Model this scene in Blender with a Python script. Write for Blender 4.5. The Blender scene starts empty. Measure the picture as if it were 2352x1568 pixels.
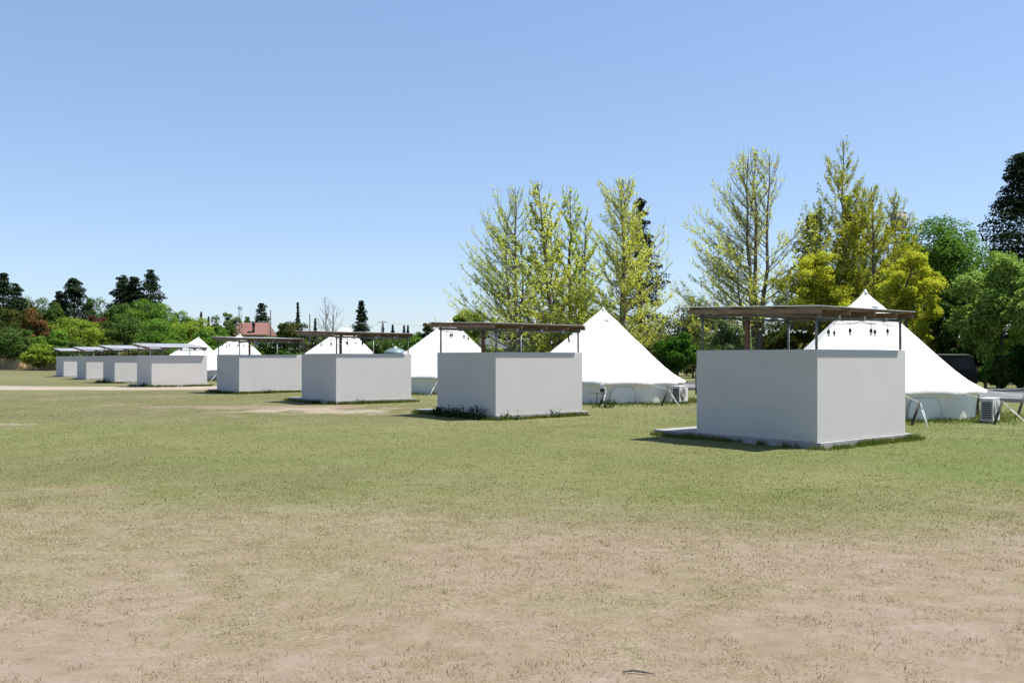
import bpy, math, random
import numpy as np
from mathutils import Vector, Matrix

S = bpy.context.scene
COL = S.collection
PI = math.pi
F, CX, HY, EYE = 2053.0, 1176.0, 822.0, 1.70      # focal length, centre, horizon (survey units), eye height

# ------------------------------------------------------------------ camera, sky, sun, exposure
cam = bpy.data.cameras.new('camera'); camo = bpy.data.objects.new('camera', cam); COL.objects.link(camo)
cam.sensor_width = 36; cam.lens = F / 2352 * 36
cam.shift_y = (HY - 784) / 2352
cam.clip_start = 0.1; cam.clip_end = 6000
camo.location = (0, 0, EYE); camo.rotation_euler = (PI / 2, 0, 0)
S.camera = camo
S.view_settings.view_transform = 'Standard'; S.view_settings.look = 'None'
S.view_settings.exposure = 0.85; S.view_settings.gamma = 1

SUN = Vector((0.445, 0.025, 1.0)).normalized()
elev = math.asin(SUN.z); az = math.atan2(SUN.x, SUN.y)
world = bpy.data.worlds.new('World'); S.world = world; world.use_nodes = True
wn = world.node_tree; wn.nodes.clear()
sky = wn.nodes.new('ShaderNodeTexSky'); sky.sky_type = 'NISHITA'; sky.sun_disc = False
sky.sun_elevation = elev; sky.sun_rotation = az
sky.altitude = 0; sky.air_density = 1.0; sky.dust_density = 0.4; sky.ozone_density = 3.0
gam = wn.nodes.new('ShaderNodeGamma'); gam.inputs[1].default_value = 0.70
tint = wn.nodes.new('ShaderNodeMix'); tint.data_type = 'RGBA'; tint.blend_type = 'MULTIPLY'; tint.inputs[0].default_value = 1; tint.inputs[7].default_value = (.93, 1.02, 1.19, 1)
bg = wn.nodes.new('ShaderNodeBackground'); bg.inputs[1].default_value = 0.132
wo = wn.nodes.new('ShaderNodeOutputWorld')
wn.links.new(sky.outputs[0], gam.inputs[0]); wn.links.new(gam.outputs[0], tint.inputs[6]); wn.links.new(tint.outputs[2], bg.inputs[0]); wn.links.new(bg.outputs[0], wo.inputs[0])
sl = bpy.data.lights.new('sun', 'SUN'); sl.energy = 5.0; sl.angle = math.radians(0.55); sl.color = (1.0, 0.96, 0.9)
so = bpy.data.objects.new('sun', sl); COL.objects.link(so); so.location = (30, -10, 60)
so.rotation_euler = SUN.to_track_quat('Z', 'Y').to_euler()

# ------------------------------------------------------------------ helpers
def at(px, d): return (px - CX) / F * d
def hz(py, d): return (HY - py) / F * d + EYE
def gd(py, h=0.0): return F * (EYE - h) / (py - HY)

def tag(o, label=None, cat=None, group=None, kind=None):
    if label: o['label'] = label
    if cat: o['category'] = cat
    if group: o['group'] = group
    if kind: o['kind'] = kind
    return o

def link(o, parent=None):
    COL.objects.link(o)
    if parent is not None: o.parent = parent
    return o

def empty(name, loc, rz=0, sc=1.0):
    o = bpy.data.objects.new(name, None); COL.objects.link(o)
    o.location = loc; o.rotation_euler = (0, 0, rz); o.scale = (sc, sc, sc); o.empty_display_size = .3
    return o

def copy_tree(o, parent=None):
    c = o.copy(); COL.objects.link(c); c.parent = parent
    for ch in list(o.children): copy_tree(ch, c)
    return c

class MB:
    def __init__(s): s.v = []; s.f = []; s.sm = []
    def add(s, vs, fs, smooth=False):
        b = len(s.v); s.v.extend([tuple(v) for v in vs])
        for f in fs: s.f.append([i + b for i in f]); s.sm.append(smooth)
        return s
    def box(s, x0, x1, y0, y1, z0, z1, M=None):
        vs = [Vector(p) for p in ((x0,y0,z0),(x1,y0,z0),(x1,y1,z0),(x0,y1,z0),(x0,y0,z1),(x1,y0,z1),(x1,y1,z1),(x0,y1,z1))]
        if M is not None: vs = [M @ v for v in vs]
        return s.add(vs, [(0,3,2,1),(4,5,6,7),(0,1,5,4),(1,2,6,5),(2,3,7,6),(3,0,4,7)])
    def beam(s, p, q, w, h, up=Vector((0,0,1))):
        p = Vector(p); q = Vector(q); d = (q - p).normalized(); sd = d.cross(up).normalized(); u = sd.cross(d)
        vs = [e + sd * a * w / 2 + u * b * h / 2 for e in (p, q) for a, b in ((-1,-1),(1,-1),(1,1),(-1,1))]
        return s.add(vs, [(0,1,2,3),(7,6,5,4),(0,4,5,1),(1,5,6,2),(2,6,7,3),(3,7,4,0)])
    def tube(s, pts, rads, n=8, caps=True):
        pts = [Vector(p) for p in pts]
        if not hasattr(rads, '__len__'): rads = [rads] * len(pts)
        vs = []; fs = []
        d0 = (pts[1] - pts[0]).normalized()
        ref = Vector((0,0,1)) if abs(d0.z) < .9 else Vector((1,0,0))
        for i, p in enumerate(pts):
            d = (pts[min(i+1, len(pts)-1)] - pts[max(i-1, 0)]).normalized()
            a = d.cross(ref).normalized(); b = d.cross(a)
            for k in range(n):
                t = 2 * PI * k / n; vs.append(p + (a * math.cos(t) + b * math.sin(t)) * rads[i])
        for i in range(len(pts) - 1):
            for k in range(n):
                k2 = (k + 1) % n; fs.append((i*n+k, i*n+k2, (i+1)*n+k2, (i+1)*n+k))
        if caps: fs.append(tuple(range(n))); fs.append(tuple((len(pts)-1)*n + k for k in reversed(range(n))))
        return s.add(vs, fs, True)
    def lathe(s, prof, n=16, M=None, closed=False):
        vs = []; fs = []
        for r, z in prof:
            for k in range(n):
                t = 2*PI*k/n; v = Vector((r*math.cos(t), r*math.sin(t), z)); vs.append(M @ v if M is not None else v)
        for i in range(len(prof)-1):
            for k in range(n):
                k2 = (k+1) % n; fs.append((i*n+k, i*n+k2, (i+1)*n+k2, (i+1)*n+k))
        if closed: fs.append(tuple(reversed(range(n)))); fs.append(tuple((len(prof)-1)*n+k for k in range(n)))
        return s.add(vs, fs, True)
    def prism(s, outline, axis, a, b):
        n = len(outline)
        def P(u, v, w): return {'x': (w,u,v), 'y': (u,w,v), 'z': (u,v,w)}[axis]
        vs = [P(u,v,a) for u,v in outline] + [P(u,v,b) for u,v in outline]
        fs = [tuple(reversed(range(n))), tuple(range(n, 2*n))] + [(i, (i+1)%n, n+(i+1)%n, n+i) for i in range(n)]
        return s.add(vs, fs)
    def build(s, name, mat, parent=None, bevel=0, fixn=True):
        me = bpy.data.meshes.new(name); me.from_pydata([tuple(v) for v in s.v], [], s.f)
        me.polygons.foreach_set('use_smooth', s.sm)
        if fixn:
            import bmesh
            bm = bmesh.new(); bm.from_mesh(me); bmesh.ops.recalc_face_normals(bm, faces=bm.faces[:]); bm.to_mesh(me); bm.free()
        me.materials.append(mat); me.update()
        o = bpy.data.objects.new(name, me); link(o, parent)
        if any(s.sm) and not all(s.sm): pass
        if bevel:
            b = o.modifiers.new('bevel', 'BEVEL'); b.width = bevel; b.segments = 2; b.limit_method = 'ANGLE'
        return o

def np_mesh(name, V, Fq, mat, parent=None, attrs=None, k=4):
    """V (n,3) verts, Fq (m,k) faces; fast"""
    me = bpy.data.meshes.new(name); n = len(V); m = len(Fq)
    me.vertices.add(n); me.vertices.foreach_set('co', np.ascontiguousarray(V, dtype=np.float32).ravel())
    me.loops.add(m * k); me.loops.foreach_set('vertex_index', np.ascontiguousarray(Fq, dtype=np.int32).ravel())
    me.polygons.add(m); me.polygons.foreach_set('loop_start', np.arange(0, m*k, k, dtype=np.int32))
    me.polygons.foreach_set('loop_total', np.full(m, k, dtype=np.int32))
    me.update(calc_edges=True)
    for nm, arr in (attrs or {}).items():
        if arr.ndim == 1:
            a = me.attributes.new(nm, 'FLOAT', 'POINT'); a.data.foreach_set('value', arr.astype(np.float32))
        else:
            a = me.color_attributes.new(nm, 'FLOAT_COLOR', 'POINT'); a.data.foreach_set('color', arr.astype(np.float32).ravel())
    me.materials.append(mat)
    o = bpy.data.objects.new(name, me); link(o, parent); return o

# ------------------------------------------------------------------ materials
def srgb(r, g, b):
    return tuple(((c/255)/12.92 if c/255 <= .04045 else ((c/255+.055)/1.055)**2.4) for c in (r, g, b)) + (1,)

class NT:
    def __init__(s, name):
        s.m = bpy.data.materials.new(name); s.m.use_nodes = True; s.t = s.m.node_tree; s.t.nodes.clear()
        s.out = s.t.nodes.new('ShaderNodeOutputMaterial')
    def n(s, typ, **kw):
        o = s.t.nodes.new(typ)
        for k, v in kw.items(): setattr(o, k, v)
        return o
    def l(s, a, b): s.t.links.new(a, b)
    def val(s, sock, v):
        if hasattr(v, 'is_linked') or hasattr(v, 'links'): s.l(v, sock)
        else: sock.default_value = v
    def math(s, op, a, b=0.0, clamp=False):
        o = s.n('ShaderNodeMath', operation=op, use_clamp=clamp); s.val(o.inputs[0], a); s.val(o.inputs[1], b); return o.outputs[0]
    def mix(s, fac, a, b, mode='MIX'):
        o = s.n('ShaderNodeMix', data_type='RGBA', blend_type=mode)
        s.val(o.inputs[0], fac); s.val(o.inputs[6], a); s.val(o.inputs[7], b); return o.outputs[2]
    def noise(s, scale, vec=None, detail=3, rough=.55, dist=0):
        o = s.n('ShaderNodeTexNoise'); o.inputs['Scale'].default_value = scale; o.inputs['Detail'].default_value = detail
        o.inputs['Roughness'].default_value = rough; o.inputs['Distortion'].default_value = dist
        if vec is not None: s.l(vec, o.inputs['Vector'])
        return o.outputs[0]
    def coord(s, which='Object'): return s.n('ShaderNodeTexCoord').outputs[which]
    def mapping(s, vec, sc=(1,1,1)):
        o = s.n('ShaderNodeMapping'); s.l(vec, o.inputs[0]); o.inputs['Scale'].default_value = sc; return o.outputs[0]
    def ramp(s, fac, a, b):
        o = s.n('ShaderNodeMapRange'); o.clamp = True; s.val(o.inputs[0], fac); o.inputs[1].default_value = a; o.inputs[2].default_value = b
        return o.outputs[0]
    def bump(s, h, strength=.3, dist=.01):
        o = s.n('ShaderNodeBump'); o.inputs['Strength'].default_value = strength; o.inputs['Distance'].default_value = dist
        s.l(h, o.inputs['Height']); return o.outputs[0]
    def bsdf(s, col, rough=.6, metal=0, normal=None, spec=.5):
        o = s.n('ShaderNodeBsdfPrincipled'); s.val(o.inputs['Base Color'], col); s.val(o.inputs['Roughness'], rough)
        o.inputs['Metallic'].default_value = metal; o.inputs['Specular IOR Level'].default_value = spec
        if normal is not None: s.l(normal, o.inputs['Normal'])
        s.l(o.outputs[0], s.out.inputs[0]); return o

def simple(name, c1, c2=None, scale=6, rough=.6, metal=0, stretch=(1,1,1), bump=0, detail=4, spec=.5, K=.6):
    t = NT(name); c2 = c2 or c1; c1 = tuple(v*K for v in c1[:3])+(1,); c2 = tuple(v*K for v in c2[:3])+(1,)
    v = t.mapping(t.coord(), stretch); nz = t.noise(scale, v, detail)
    col = t.mix(t.ramp(nz, .3, .7), c1, c2)
    t.bsdf(col, rough, metal, t.bump(nz, bump, .01) if bump else None, spec)
    return t.m

def leafmat(name, c1, c2, trans=.3, nscale=.6, K=.6):
    t = NT(name); c1 = tuple(v*K for v in c1[:3])+(1,); c2 = tuple(v*K for v in c2[:3])+(1,)
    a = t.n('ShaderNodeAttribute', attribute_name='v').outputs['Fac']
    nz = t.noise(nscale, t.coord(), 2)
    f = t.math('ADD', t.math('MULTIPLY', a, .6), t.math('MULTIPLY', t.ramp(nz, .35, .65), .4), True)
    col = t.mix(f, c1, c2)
    d = t.n('ShaderNodeBsdfDiffuse'); t.l(col, d.inputs[0])
    tr = t.n('ShaderNodeBsdfTranslucent'); t.l(t.mix(.5, col, (1, 1, .35, 1), 'MULTIPLY'), tr.inputs[0])
    mx = t.n('ShaderNodeMixShader'); mx.inputs[0].default_value = trans
    t.l(d.outputs[0], mx.inputs[1]); t.l(tr.outputs[0], mx.inputs[2]); t.l(mx.outputs[0], t.out.inputs[0])
    return t.m

def C(r, g, b): return (r, g, b, 1)

M = {}
# painted wall: pale grey plaster with faint streaks, stains and a few hairlines
t = NT('painted_plaster'); co = t.n('ShaderNodeNewGeometry').outputs['Position']
n1 = t.noise(1.3, co, 4); n2 = t.noise(3.0, t.mapping(co, (3, 3, .35)), 4); n3 = t.noise(60, co, 3)
col = t.mix(t.ramp(n1, .35, .7), C(.482,.462,.438), C(.508,.488,.464))
col = t.mix(t.math('MULTIPLY', t.ramp(n2, .60, .85), .2), col, C(.36,.355,.34))
sep = t.n('ShaderNodeSeparateXYZ'); t.l(co, sep.inputs[0])
splash = t.math('MULTIPLY', t.ramp(t.math('ADD', sep.outputs[2], t.math('MULTIPLY', n1, .25)), .42, .22), .35)
col = t.mix(splash, col, C(.40,.37,.31))
hair = t.ramp(t.math('ABSOLUTE', t.math('SUBTRACT', t.noise(.9, t.mapping(co, (1, 1, .12)), 1), .5)), .0025, .0)
col = t.mix(t.math('MULTIPLY', t.math('MULTIPLY', hair, t.ramp(n1, .5, .62)), .5), col, C(.27,.26,.25))
t.bsdf(col, .75, 0, t.bump(n3, .12, .004), .3); M['wall'] = t.m
M['concrete'] = simple('concrete', C(.46,.45,.43), C(.58,.57,.55), 5, .9, bump=.3, K=.52)
M['pipe'] = simple('galvanised_pipe', C(.22,.245,.26), C(.30,.33,.34), 9, .5, .35)
M['timber'] = simple('roof_timber', C(.19,.115,.068), C(.33,.215,.135), 3, .8, stretch=(1, 1, 6), bump=.3, K=.9)
M['timber_dark'] = simple('roof_timber_dark', C(.12,.07,.04), C(.22,.13,.075), 4, .8, bump=.3)
M['brownpost'] = simple('stained_post', C(.24,.11,.065), C(.32,.16,.10), 5, .7, K=.7)
M['sheet'] = simple('corrugated_steel', C(.50,.515,.54), C(.66,.675,.70), 2.2, .5, .15, stretch=(1, .3, 1))
M['black'] = simple('black_rubber', C(.015,.015,.016), C(.025,.025,.026), 20, .5)
t = NT('clear_glass_bulb'); b = t.bsdf(C(.95,.95,.93), .05); b.inputs['Transmission Weight'].default_value = .85; M['bulb'] = t.m
t = NT('canvas'); co = t.coord(); n1 = t.noise(2.2, co, 3); n2 = t.noise(5, t.mapping(co, (1, 1, .3)), 4)
col = t.mix(t.ramp(n1, .3, .7), C(.66,.655,.635), C(.72,.715,.70))
d = t.n('ShaderNodeBsdfDiffuse'); t.l(col, d.inputs[0]); nb = t.bump(n2, .35, .05); t.l(nb, d.inputs['Normal'])
tr = t.n('ShaderNodeBsdfTranslucent'); tr.inputs[0].default_value = C(.8,.76,.66); mx = t.n('ShaderNodeMixShader'); mx.inputs[0].default_value = .18
t.l(d.outputs[0], mx.inputs[1]); t.l(tr.outputs[0], mx.inputs[2]); t.l(mx.outputs[0], t.out.inputs[0]); M['canvas'] = t.m
M['canvas_wall'] = simple('canvas_wall', C(.64,.63,.60), C(.72,.71,.68), 2.5, .9, bump=.15, spec=.1, K=1.08)
M['canvas_dark'] = simple('window_canvas', C(.58,.58,.56), C(.66,.66,.64), 3, .9, spec=.1, K=1.08)
M['piping'] = simple('piping', C(.62,.60,.55), C(.70,.68,.63), 5, .8)
M['rope'] = simple('rope', C(.74,.73,.69), C(.80,.79,.75), 30, .8, K=.85)
M['stake'] = simple('weathered_stake', C(.10,.085,.07), C(.19,.165,.14), 12, .85, stretch=(1,1,.3), bump=.5, K=.42)
M['acwhite'] = simple('ac_white', C(.62,.62,.59), C(.68,.68,.65), 4, .4, K=.8)
M['bark'] = simple('bark', C(.10,.085,.07), C(.20,.175,.15), 4, .9, stretch=(2,2,.5), bump=.6)
M['bark_light'] = simple('bark_pale', C(.15,.125,.105), C(.29,.255,.215), 3, .9, stretch=(2,2,.5), bump=.6)
M['carblack'] = simple('black_paint', C(.004,.004,.005), C(.006,.006,.007), 3, .5, spec=.1)
M['carglass'] = simple('dark_glass', C(.006,.007,.008), C(.008,.009,.01), 3, .35, spec=.15)
M['tyre'] = simple('tyre_rubber', C(.02,.02,.02), C(.03,.03,.03), 8, .8)
M['steel'] = simple('bare_steel', C(.45,.45,.46), C(.55,.55,.56), 6, .35, .7)
M['asphalt'] = simple('asphalt', C(.17,.17,.175), C(.22,.22,.225), 30, .9, bump=.3)
M['roofred'] = simple('red_roof_shingle', C(.26,.115,.085), C(.34,.16,.125), 3, .8, stretch=(1,1,4), bump=.3)
M['roofgrey'] = simple('grey_roof_tile', C(.085,.088,.10), C(.15,.155,.17), 2.5, .6, stretch=(1,1,6), bump=.4)
M['housewall'] = simple('house_wall', C(.40,.38,.34), C(.48,.46,.42), 3, .8)
M['glass'] = simple('window_glass', C(.03,.04,.05), C(.05,.06,.07), 1, .1)
M['tank'] = simple('tank_beige', C(.40,.36,.31), C(.47,.43,.38), 2, .6)
M['teal'] = simple('teal_fibreglass', C(.17,.26,.28), C(.22,.32,.34), 3, .5)
M['white'] = simple('white_paint', C(.74,.74,.72), C(.80,.80,.78), 5, .5, K=.8)
M['netpost'] = simple('green_net_pole', C(.05,.11,.11), C(.07,.15,.15), 5, .7)
M['poleconc'] = simple('utility_pole', C(.12,.12,.12), C(.17,.17,.165), 5, .8)

L = {}
L['ginkgo'] = leafmat('ginkgo_leaf', C(.42,.47,.09), C(.64,.66,.15), .5, K=1.15)
L['ginkgo_green'] = leafmat('ginkgo_green_leaf', C(.36,.47,.10), C(.60,.64,.15), .5, K=1.15)
L['yellow'] = leafmat('yellow_green_leaf', C(.31,.37,.035), C(.54,.54,.06), .45, K=1.0)
L['mid'] = leafmat('mid_green_leaf', C(.055,.125,.02), C(.13,.23,.035), .3, K=1.2)
L['light'] = leafmat('light_green_leaf', C(.13,.22,.045), C(.26,.36,.08), .3, K=1.2)
L['lime'] = leafmat('lime_leaf', C(.14,.23,.03), C(.30,.38,.05), .3, K=.92)
L['deep'] = leafmat('deep_green_leaf', C(.03,.085,.015), C(.075,.18,.02), .25, K=.92)
L['dark'] = leafmat('dark_conifer_leaf', C(.016,.030,.016), C(.050,.072,.034), .15, K=.9)
L['darkolive'] = leafmat('dark_olive_leaf', C(.04,.058,.02), C(.11,.125,.03), .2, K=.92)
L['orange'] = leafmat('orange_brown_leaf', C(.07,.07,.025), C(.24,.115,.045), .25, K=.92)
L['red'] = leafmat('dull_red_leaf', C(.10,.045,.035), C(.18,.08,.06), .25, K=.92)
L['forest'] = leafmat('forest_leaf', C(.04,.085,.02), C(.115,.185,.045), .25, K=.92)
L['greygreen'] = leafmat('grey_green_leaf', C(.10,.15,.06), C(.20,.27,.11), .3, K=.92)
L['thicket'] = leafmat('thicket_leaf', C(.07,.095,.03), C(.19,.21,.07), .25, K=.92)
L['reed'] = leafmat('dry_reed', C(.42,.34,.22), C(.68,.58,.42), .45, K=1.25)
L['brush'] = leafmat('brown_brush', C(.14,.13,.06), C(.30,.27,.14), .4, K=1.1)
L['grass'] = leafmat('grass_blade', C(.22,.25,.07), C(.42,.42,.16), .3, 1.5)
L['tallgrass'] = leafmat('tall_grass_blade', C(.09,.16,.025), C(.27,.30,.08), .35, 1.5)
L['straw'] = leafmat('dry_straw', C(.30,.24,.12), C(.74,.65,.44), .3, 3)
L['olive'] = leafmat('olive_tuft', C(.13,.105,.05), C(.36,.31,.16), .2)
L['weed'] = leafmat('weed_leaf', C(.03,.07,.02), C(.09,.16,.035), .25)

# ------------------------------------------------------------------ numpy value noise (ground zones)
_rs = np.random.RandomState(7); _T = _rs.rand(256, 256)
def vnoise(x, y):
    xi = np.floor(x).astype(int); yi = np.floor(y).astype(int); fx = x - xi; fy = y - yi
    fx = fx*fx*(3-2*fx); fy = fy*fy*(3-2*fy)
    a = _T[xi & 255, yi & 255]; b = _T[(xi+1) & 255, yi & 255]; c = _T[xi & 255, (yi+1) & 255]; d = _T[(xi+1) & 255, (yi+1) & 255]
    return (a*(1-fx)+b*fx)*(1-fy) + (c*(1-fx)+d*fx)*fy
def fbm(x, y, sc, o=4):
    s = 0; a = .5; tot = 0
    for i in range(o): s = s + a*vnoise(x/sc + 17.3*i, y/sc + 9.1*i); tot += a; a *= .55; sc = sc*.48
    return s/tot
def sst(a, b, x): t_ = np.clip((x-a)/(b-a), 0, 1); return t_*t_*(3-2*t_)
def ell(x, y, cx, cy, rx, ry, ang=0):
    c, s = math.cos(ang), math.sin(ang); u = ((x-cx)*c+(y-cy)*s)/rx; v = (-(x-cx)*s+(y-cy)*c)/ry
    return np.sqrt(u*u+v*v)
def zones(x, y):
    """green cover, straw cover (0..1) over the field"""
    n1 = fbm(x, y, 4.0); n2 = fbm(x+50, y, 1.1); n3 = fbm(x, y+80, 9.0)
    lo = 9.0 + 1.6*sst(1, -6, x) - .3*sst(2, 8, x) + (n1-.5)*7 + (n3-.5)*4
    g = sst(-3.2, 3.4, y - lo)
    far = sst(22, 30, y) * sst(6, -2, x + (y-25)*.6)
    g = g * (1 - far*(.22 + 1.0*(n1-.45)))
    g = g * (.8 + .5*(n2-.4))
    s = .75*sst(3.5, 11.5, y + 3.5*sst(3, -6, x) + (n1-.5)*6) + (n2-.5)*.9 + .08
    s = np.maximum(s, far*.4)
    for (cx, cy, rx, ry) in ((-6.6, 29.5, 3.0, 2.6), (-13.4, 23.4, .9, .8), (-9, 31.5, 3.2, 1.6), (-3.4, 27.6, 1.6, .7)):
        e = ell(x, y, cx, cy, rx, ry) + (n2-.5)*2.6 + (fbm(x+9, y, .5)-.5)*1.6
        k = .85*sst(1.25, .45, e); g = g*(1-k); s = s*(1-k*.7)
    # bare track crossing the row
    tx = y - (51.0 + (n1-.5)*2.0 - x*0.03 + .6*np.sin(x*.3)); k = sst(4.4, 2.4, np.abs(tx)) * sst(-14.5, -17, x)
    g = g*(1-k); s = s*(1-k*.95)
    return np.clip(g, 0, 1), np.clip(s, 0, 1)

def dip(x, y): return -.02*sst(24, 19, x*.78 + y*.626)*sst(75, 55, y)
# ------------------------------------------------------------------ ground
def axis(a, b, step, lo, hi, grow=1.18):
    xs = list(np.arange(a, b+1e-6, step)); st = step
    while xs[-1] < hi: st *= grow; xs.append(xs[-1]+st)
    st = step
    while xs[0] > lo: st *= grow; xs.insert(0, xs[0]-st)
    return np.array(xs)
gx = axis(-18, 16, .16, -900, 900); gy = axis(2, 34, .16, -60, 1400, 1.05)
X, Y = np.meshgrid(gx, gy); x = X.ravel(); y = Y.ravel()
near = sst(60, 30, np.abs(x)) * sst(90, 60, y)
z = ((fbm(x, y, .9)-.5)*.035 + (fbm(x, y, 5)-.5)*.05 - .01) * near + dip(x, y)
g, s_ = zones(x, y)
nx, ny = len(gx), len(gy)
ii = (np.arange(ny-1)[:, None]*nx + np.arange(nx-1)[None, :]).ravel()
Fq = np.stack([ii, ii+1, ii+nx+1, ii+nx], 1)
colr = np.stack([g, s_, fbm(x, y, 2.5), np.ones_like(x)], 1)
tx = y - (51.0 + (fbm(x, y, 4.0)-.5)*2.0 - x*0.03 + .6*np.sin(x*.3)); trk = sst(4.4, 2.4, np.abs(tx))*sst(-14.5, -17, x)
olv = np.clip(sst(21, 30, y)*sst(6, -2, x + (y-25)*.6)*(.75+2.2*(fbm(x, y+33, 6, 4)-.5)) + .9*sst(6.5, 9.5, x)*sst(13.5, 12, y)*sst(8.5, 10, y)*fbm(x, y, 1.5) + .55*sst(.62, .72, fbm(x+70, y, 3.3))*sst(8, 11, y), 0, 1)
def lushz(x, y): return np.clip(sst(2.5, 8, x)*sst(10, 12.5, y)*sst(34, 24, y)*(.25+1.9*(fbm(x+60, y, 2.0)-.3))*sst(-2.5, 2.5, y - 11.5 + (fbm(x+31, y, 2.4)-.5)*8) + .8*sst(9, 12, y)*sst(25, 18, y)*sst(.52, .66, fbm(x+11, y+7, 3.5)), 0, 1)
for (cx, cy, rx, ry, am) in ((-6.6, 29.5, 2.8, 2.0, .85), (-13.2, 23.4, .5, .4, .1)):
    trk = np.maximum(trk, am*sst(1.2, .5, ell(x, y, cx, cy, rx, ry) + (fbm(x, y, 1.1)-.5)*2.2))
colr2 = np.stack([trk, olv, lushz(x, y), np.ones_like(x)], 1)

t = NT('field_ground'); co = t.coord()
at_ = t.n('ShaderNodeAttribute', attribute_name='zone'); sp = t.n('ShaderNodeSeparateColor'); t.l(at_.outputs['Color'], sp.inputs[0])
G_, S_, N_ = sp.outputs[0], sp.outputs[1], sp.outputs[2]
at2 = t.n('ShaderNodeAttribute', attribute_name='zone2'); sp2 = t.n('ShaderNodeSeparateColor'); t.l(at2.outputs['Color'], sp2.inputs[0])
T_, O_, P_n = sp2.outputs[0], sp2.outputs[1], sp2.outputs[2]
rot = t.n('ShaderNodeMapping'); t.l(co, rot.inputs[0]); rot.inputs['Rotation'].default_value = (0, 0, .5); rot.inputs['Scale'].default_value = (.35, 1.8, 1)
rot2 = t.n('ShaderNodeMapping'); t.l(co, rot2.inputs[0]); rot2.inputs['Rotation'].default_value = (0, 0, -.7); rot2.inputs['Scale'].default_value = (.35, 1.8, 1)
fa = t.noise(75, rot.outputs[0], 3, .6); fb = t.noise(75, rot2.outputs[0], 3, .6); clmp = t.noise(3.2, co, 5, .7)
flk = t.math('MAXIMUM', t.ramp(fa, .60, .68), t.ramp(fb, .60, .68)); shade_flk = t.math('MAXIMUM', t.ramp(fa, .36, .30), t.ramp(fb, .36, .30))
fine = t.noise(38, co, 5, .7); fine2 = t.noise(95, co, 4, .75); med = t.noise(6, co, 4, .6); big = t.noise(.7, co, 3)
streak = t.noise(22, t.mapping(co, (.55, 1.5, 1)), 5, .75)
dirt = t.mix(t.ramp(med, .3, .7), C(.182,.141,.101), C(.22,.173,.127))
dirt = t.mix(T_, dirt, C(.275,.235,.185))
dirt = t.mix(t.math('MULTIPLY', t.ramp(fine2, .62, .8), .5), dirt, C(.13,.095,.068))
strw = t.mix(t.ramp(fine, .35, .65), C(.12,.10,.055), C(.225,.195,.118))
strw = t.mix(t.math('MULTIPLY', t.ramp(fine2, .58, .75), .7), strw, C(.075,.06,.03))
grn = t.mix(t.ramp(fine2, .36, .64), C(.066,.078,.024), C(.145,.155,.055))
grn = t.mix(t.math('MULTIPLY', t.ramp(N_, .35, .65), .4), grn, C(.16,.15,.07))
ms = t.ramp(t.math('ADD', t.math('ADD', t.math('MULTIPLY', streak, .55), t.math('MULTIPLY', clmp, .45)), t.math('MULTIPLY', t.math('SUBTRACT', S_, .5), .5)), .44, .60)
mg = t.ramp(t.math('ADD', t.math('MULTIPLY', t.math('ADD', fine, streak), .5), t.math('MULTIPLY', t.math('SUBTRACT', G_, .5), .75)), .42, .60)
nt_ = t.math('SUBTRACT', 1.0, T_)
cov = t.math('MULTIPLY', nt_, t.math('ADD', t.math('MULTIPLY', ms, .55), .45))
c = t.mix(t.math('MULTIPLY', ms, .8), dirt, strw); c = t.mix(mg, c, grn)
c = t.mix(t.math('MULTIPLY', P_n, .8), c, t.mix(t.ramp(fine2, .36, .64), C(.045,.07,.014), C(.12,.155,.035)))
c = t.mix(t.math('MULTIPLY', t.math('MULTIPLY', O_, nt_), .8), c, C(.098,.094,.042))
c = t.mix(t.math('MULTIPLY', t.math('MULTIPLY', flk, cov), .6), c, C(.36,.31,.21))
c = t.mix(t.math('MULTIPLY', t.math('MULTIPLY', shade_flk, cov), .75), c, C(.06,.048,.028))  # dark flecks: tiny shadows among the straw, painted into the colour
va = t.noise(.55, co, 5, .65); vb_ = t.noise(4.5, t.mapping(co, (.7, 1.3, 1)), 5, .7)
vv_ = t.math('ADD', .52, t.math('ADD', t.math('MULTIPLY', va, .42), t.math('MULTIPLY', vb_, .54)))
vc = t.n('ShaderNodeCombineColor'); t.l(vv_, vc.inputs[0]); t.l(vv_, vc.inputs[1]); t.l(t.math('MULTIPLY', vv_, vv_), vc.inputs[2])
c = t.mix(1.0, c, vc.outputs[0], 'MULTIPLY')
h = t.math('ADD', fine, t.math('MULTIPLY', fine2, .6))
t.bsdf(c, .95, 0, t.bump(h, .5, .02), .1); M['ground'] = t.m
ground = np_mesh('ground', np.stack([x, y, z], 1), Fq, M['ground'], attrs={'zone': colr, 'zone2': colr2}); tag(ground, kind='structure')

def strip(name, pts, mat, z):
    m = MB(); n = len(pts)//2
    m.add([(p[0], p[1], z) for p in pts], [(2*i, 2*i+1, 2*i+3, 2*i+2) for i in range(n-1)])
    o = m.build(name, mat, fixn=False); tag(o, kind='structure'); return o
rd = Vector((-.60, .80, 0)); rn = Vector((.80, .60, 0)); r0 = Vector((19.3, 35.3, 0))
pts = []
for s in np.linspace(-60, 170, 24):
    p = r0 + rd*s; q = p + rn*9.0; pts += [(p.x, p.y), (q.x, q.y)]
strip('road', pts, M['asphalt'], .05)
kb = MB(); 
for off in (-.18, 9.03): kb.beam(r0 + rd*-60 + rn*off + Vector((0,0,.06)), r0 + rd*170 + rn*off + Vector((0,0,.06)), .15, .14)
o = kb.build('road_kerb', M['concrete']); tag(o, kind='structure')

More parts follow.
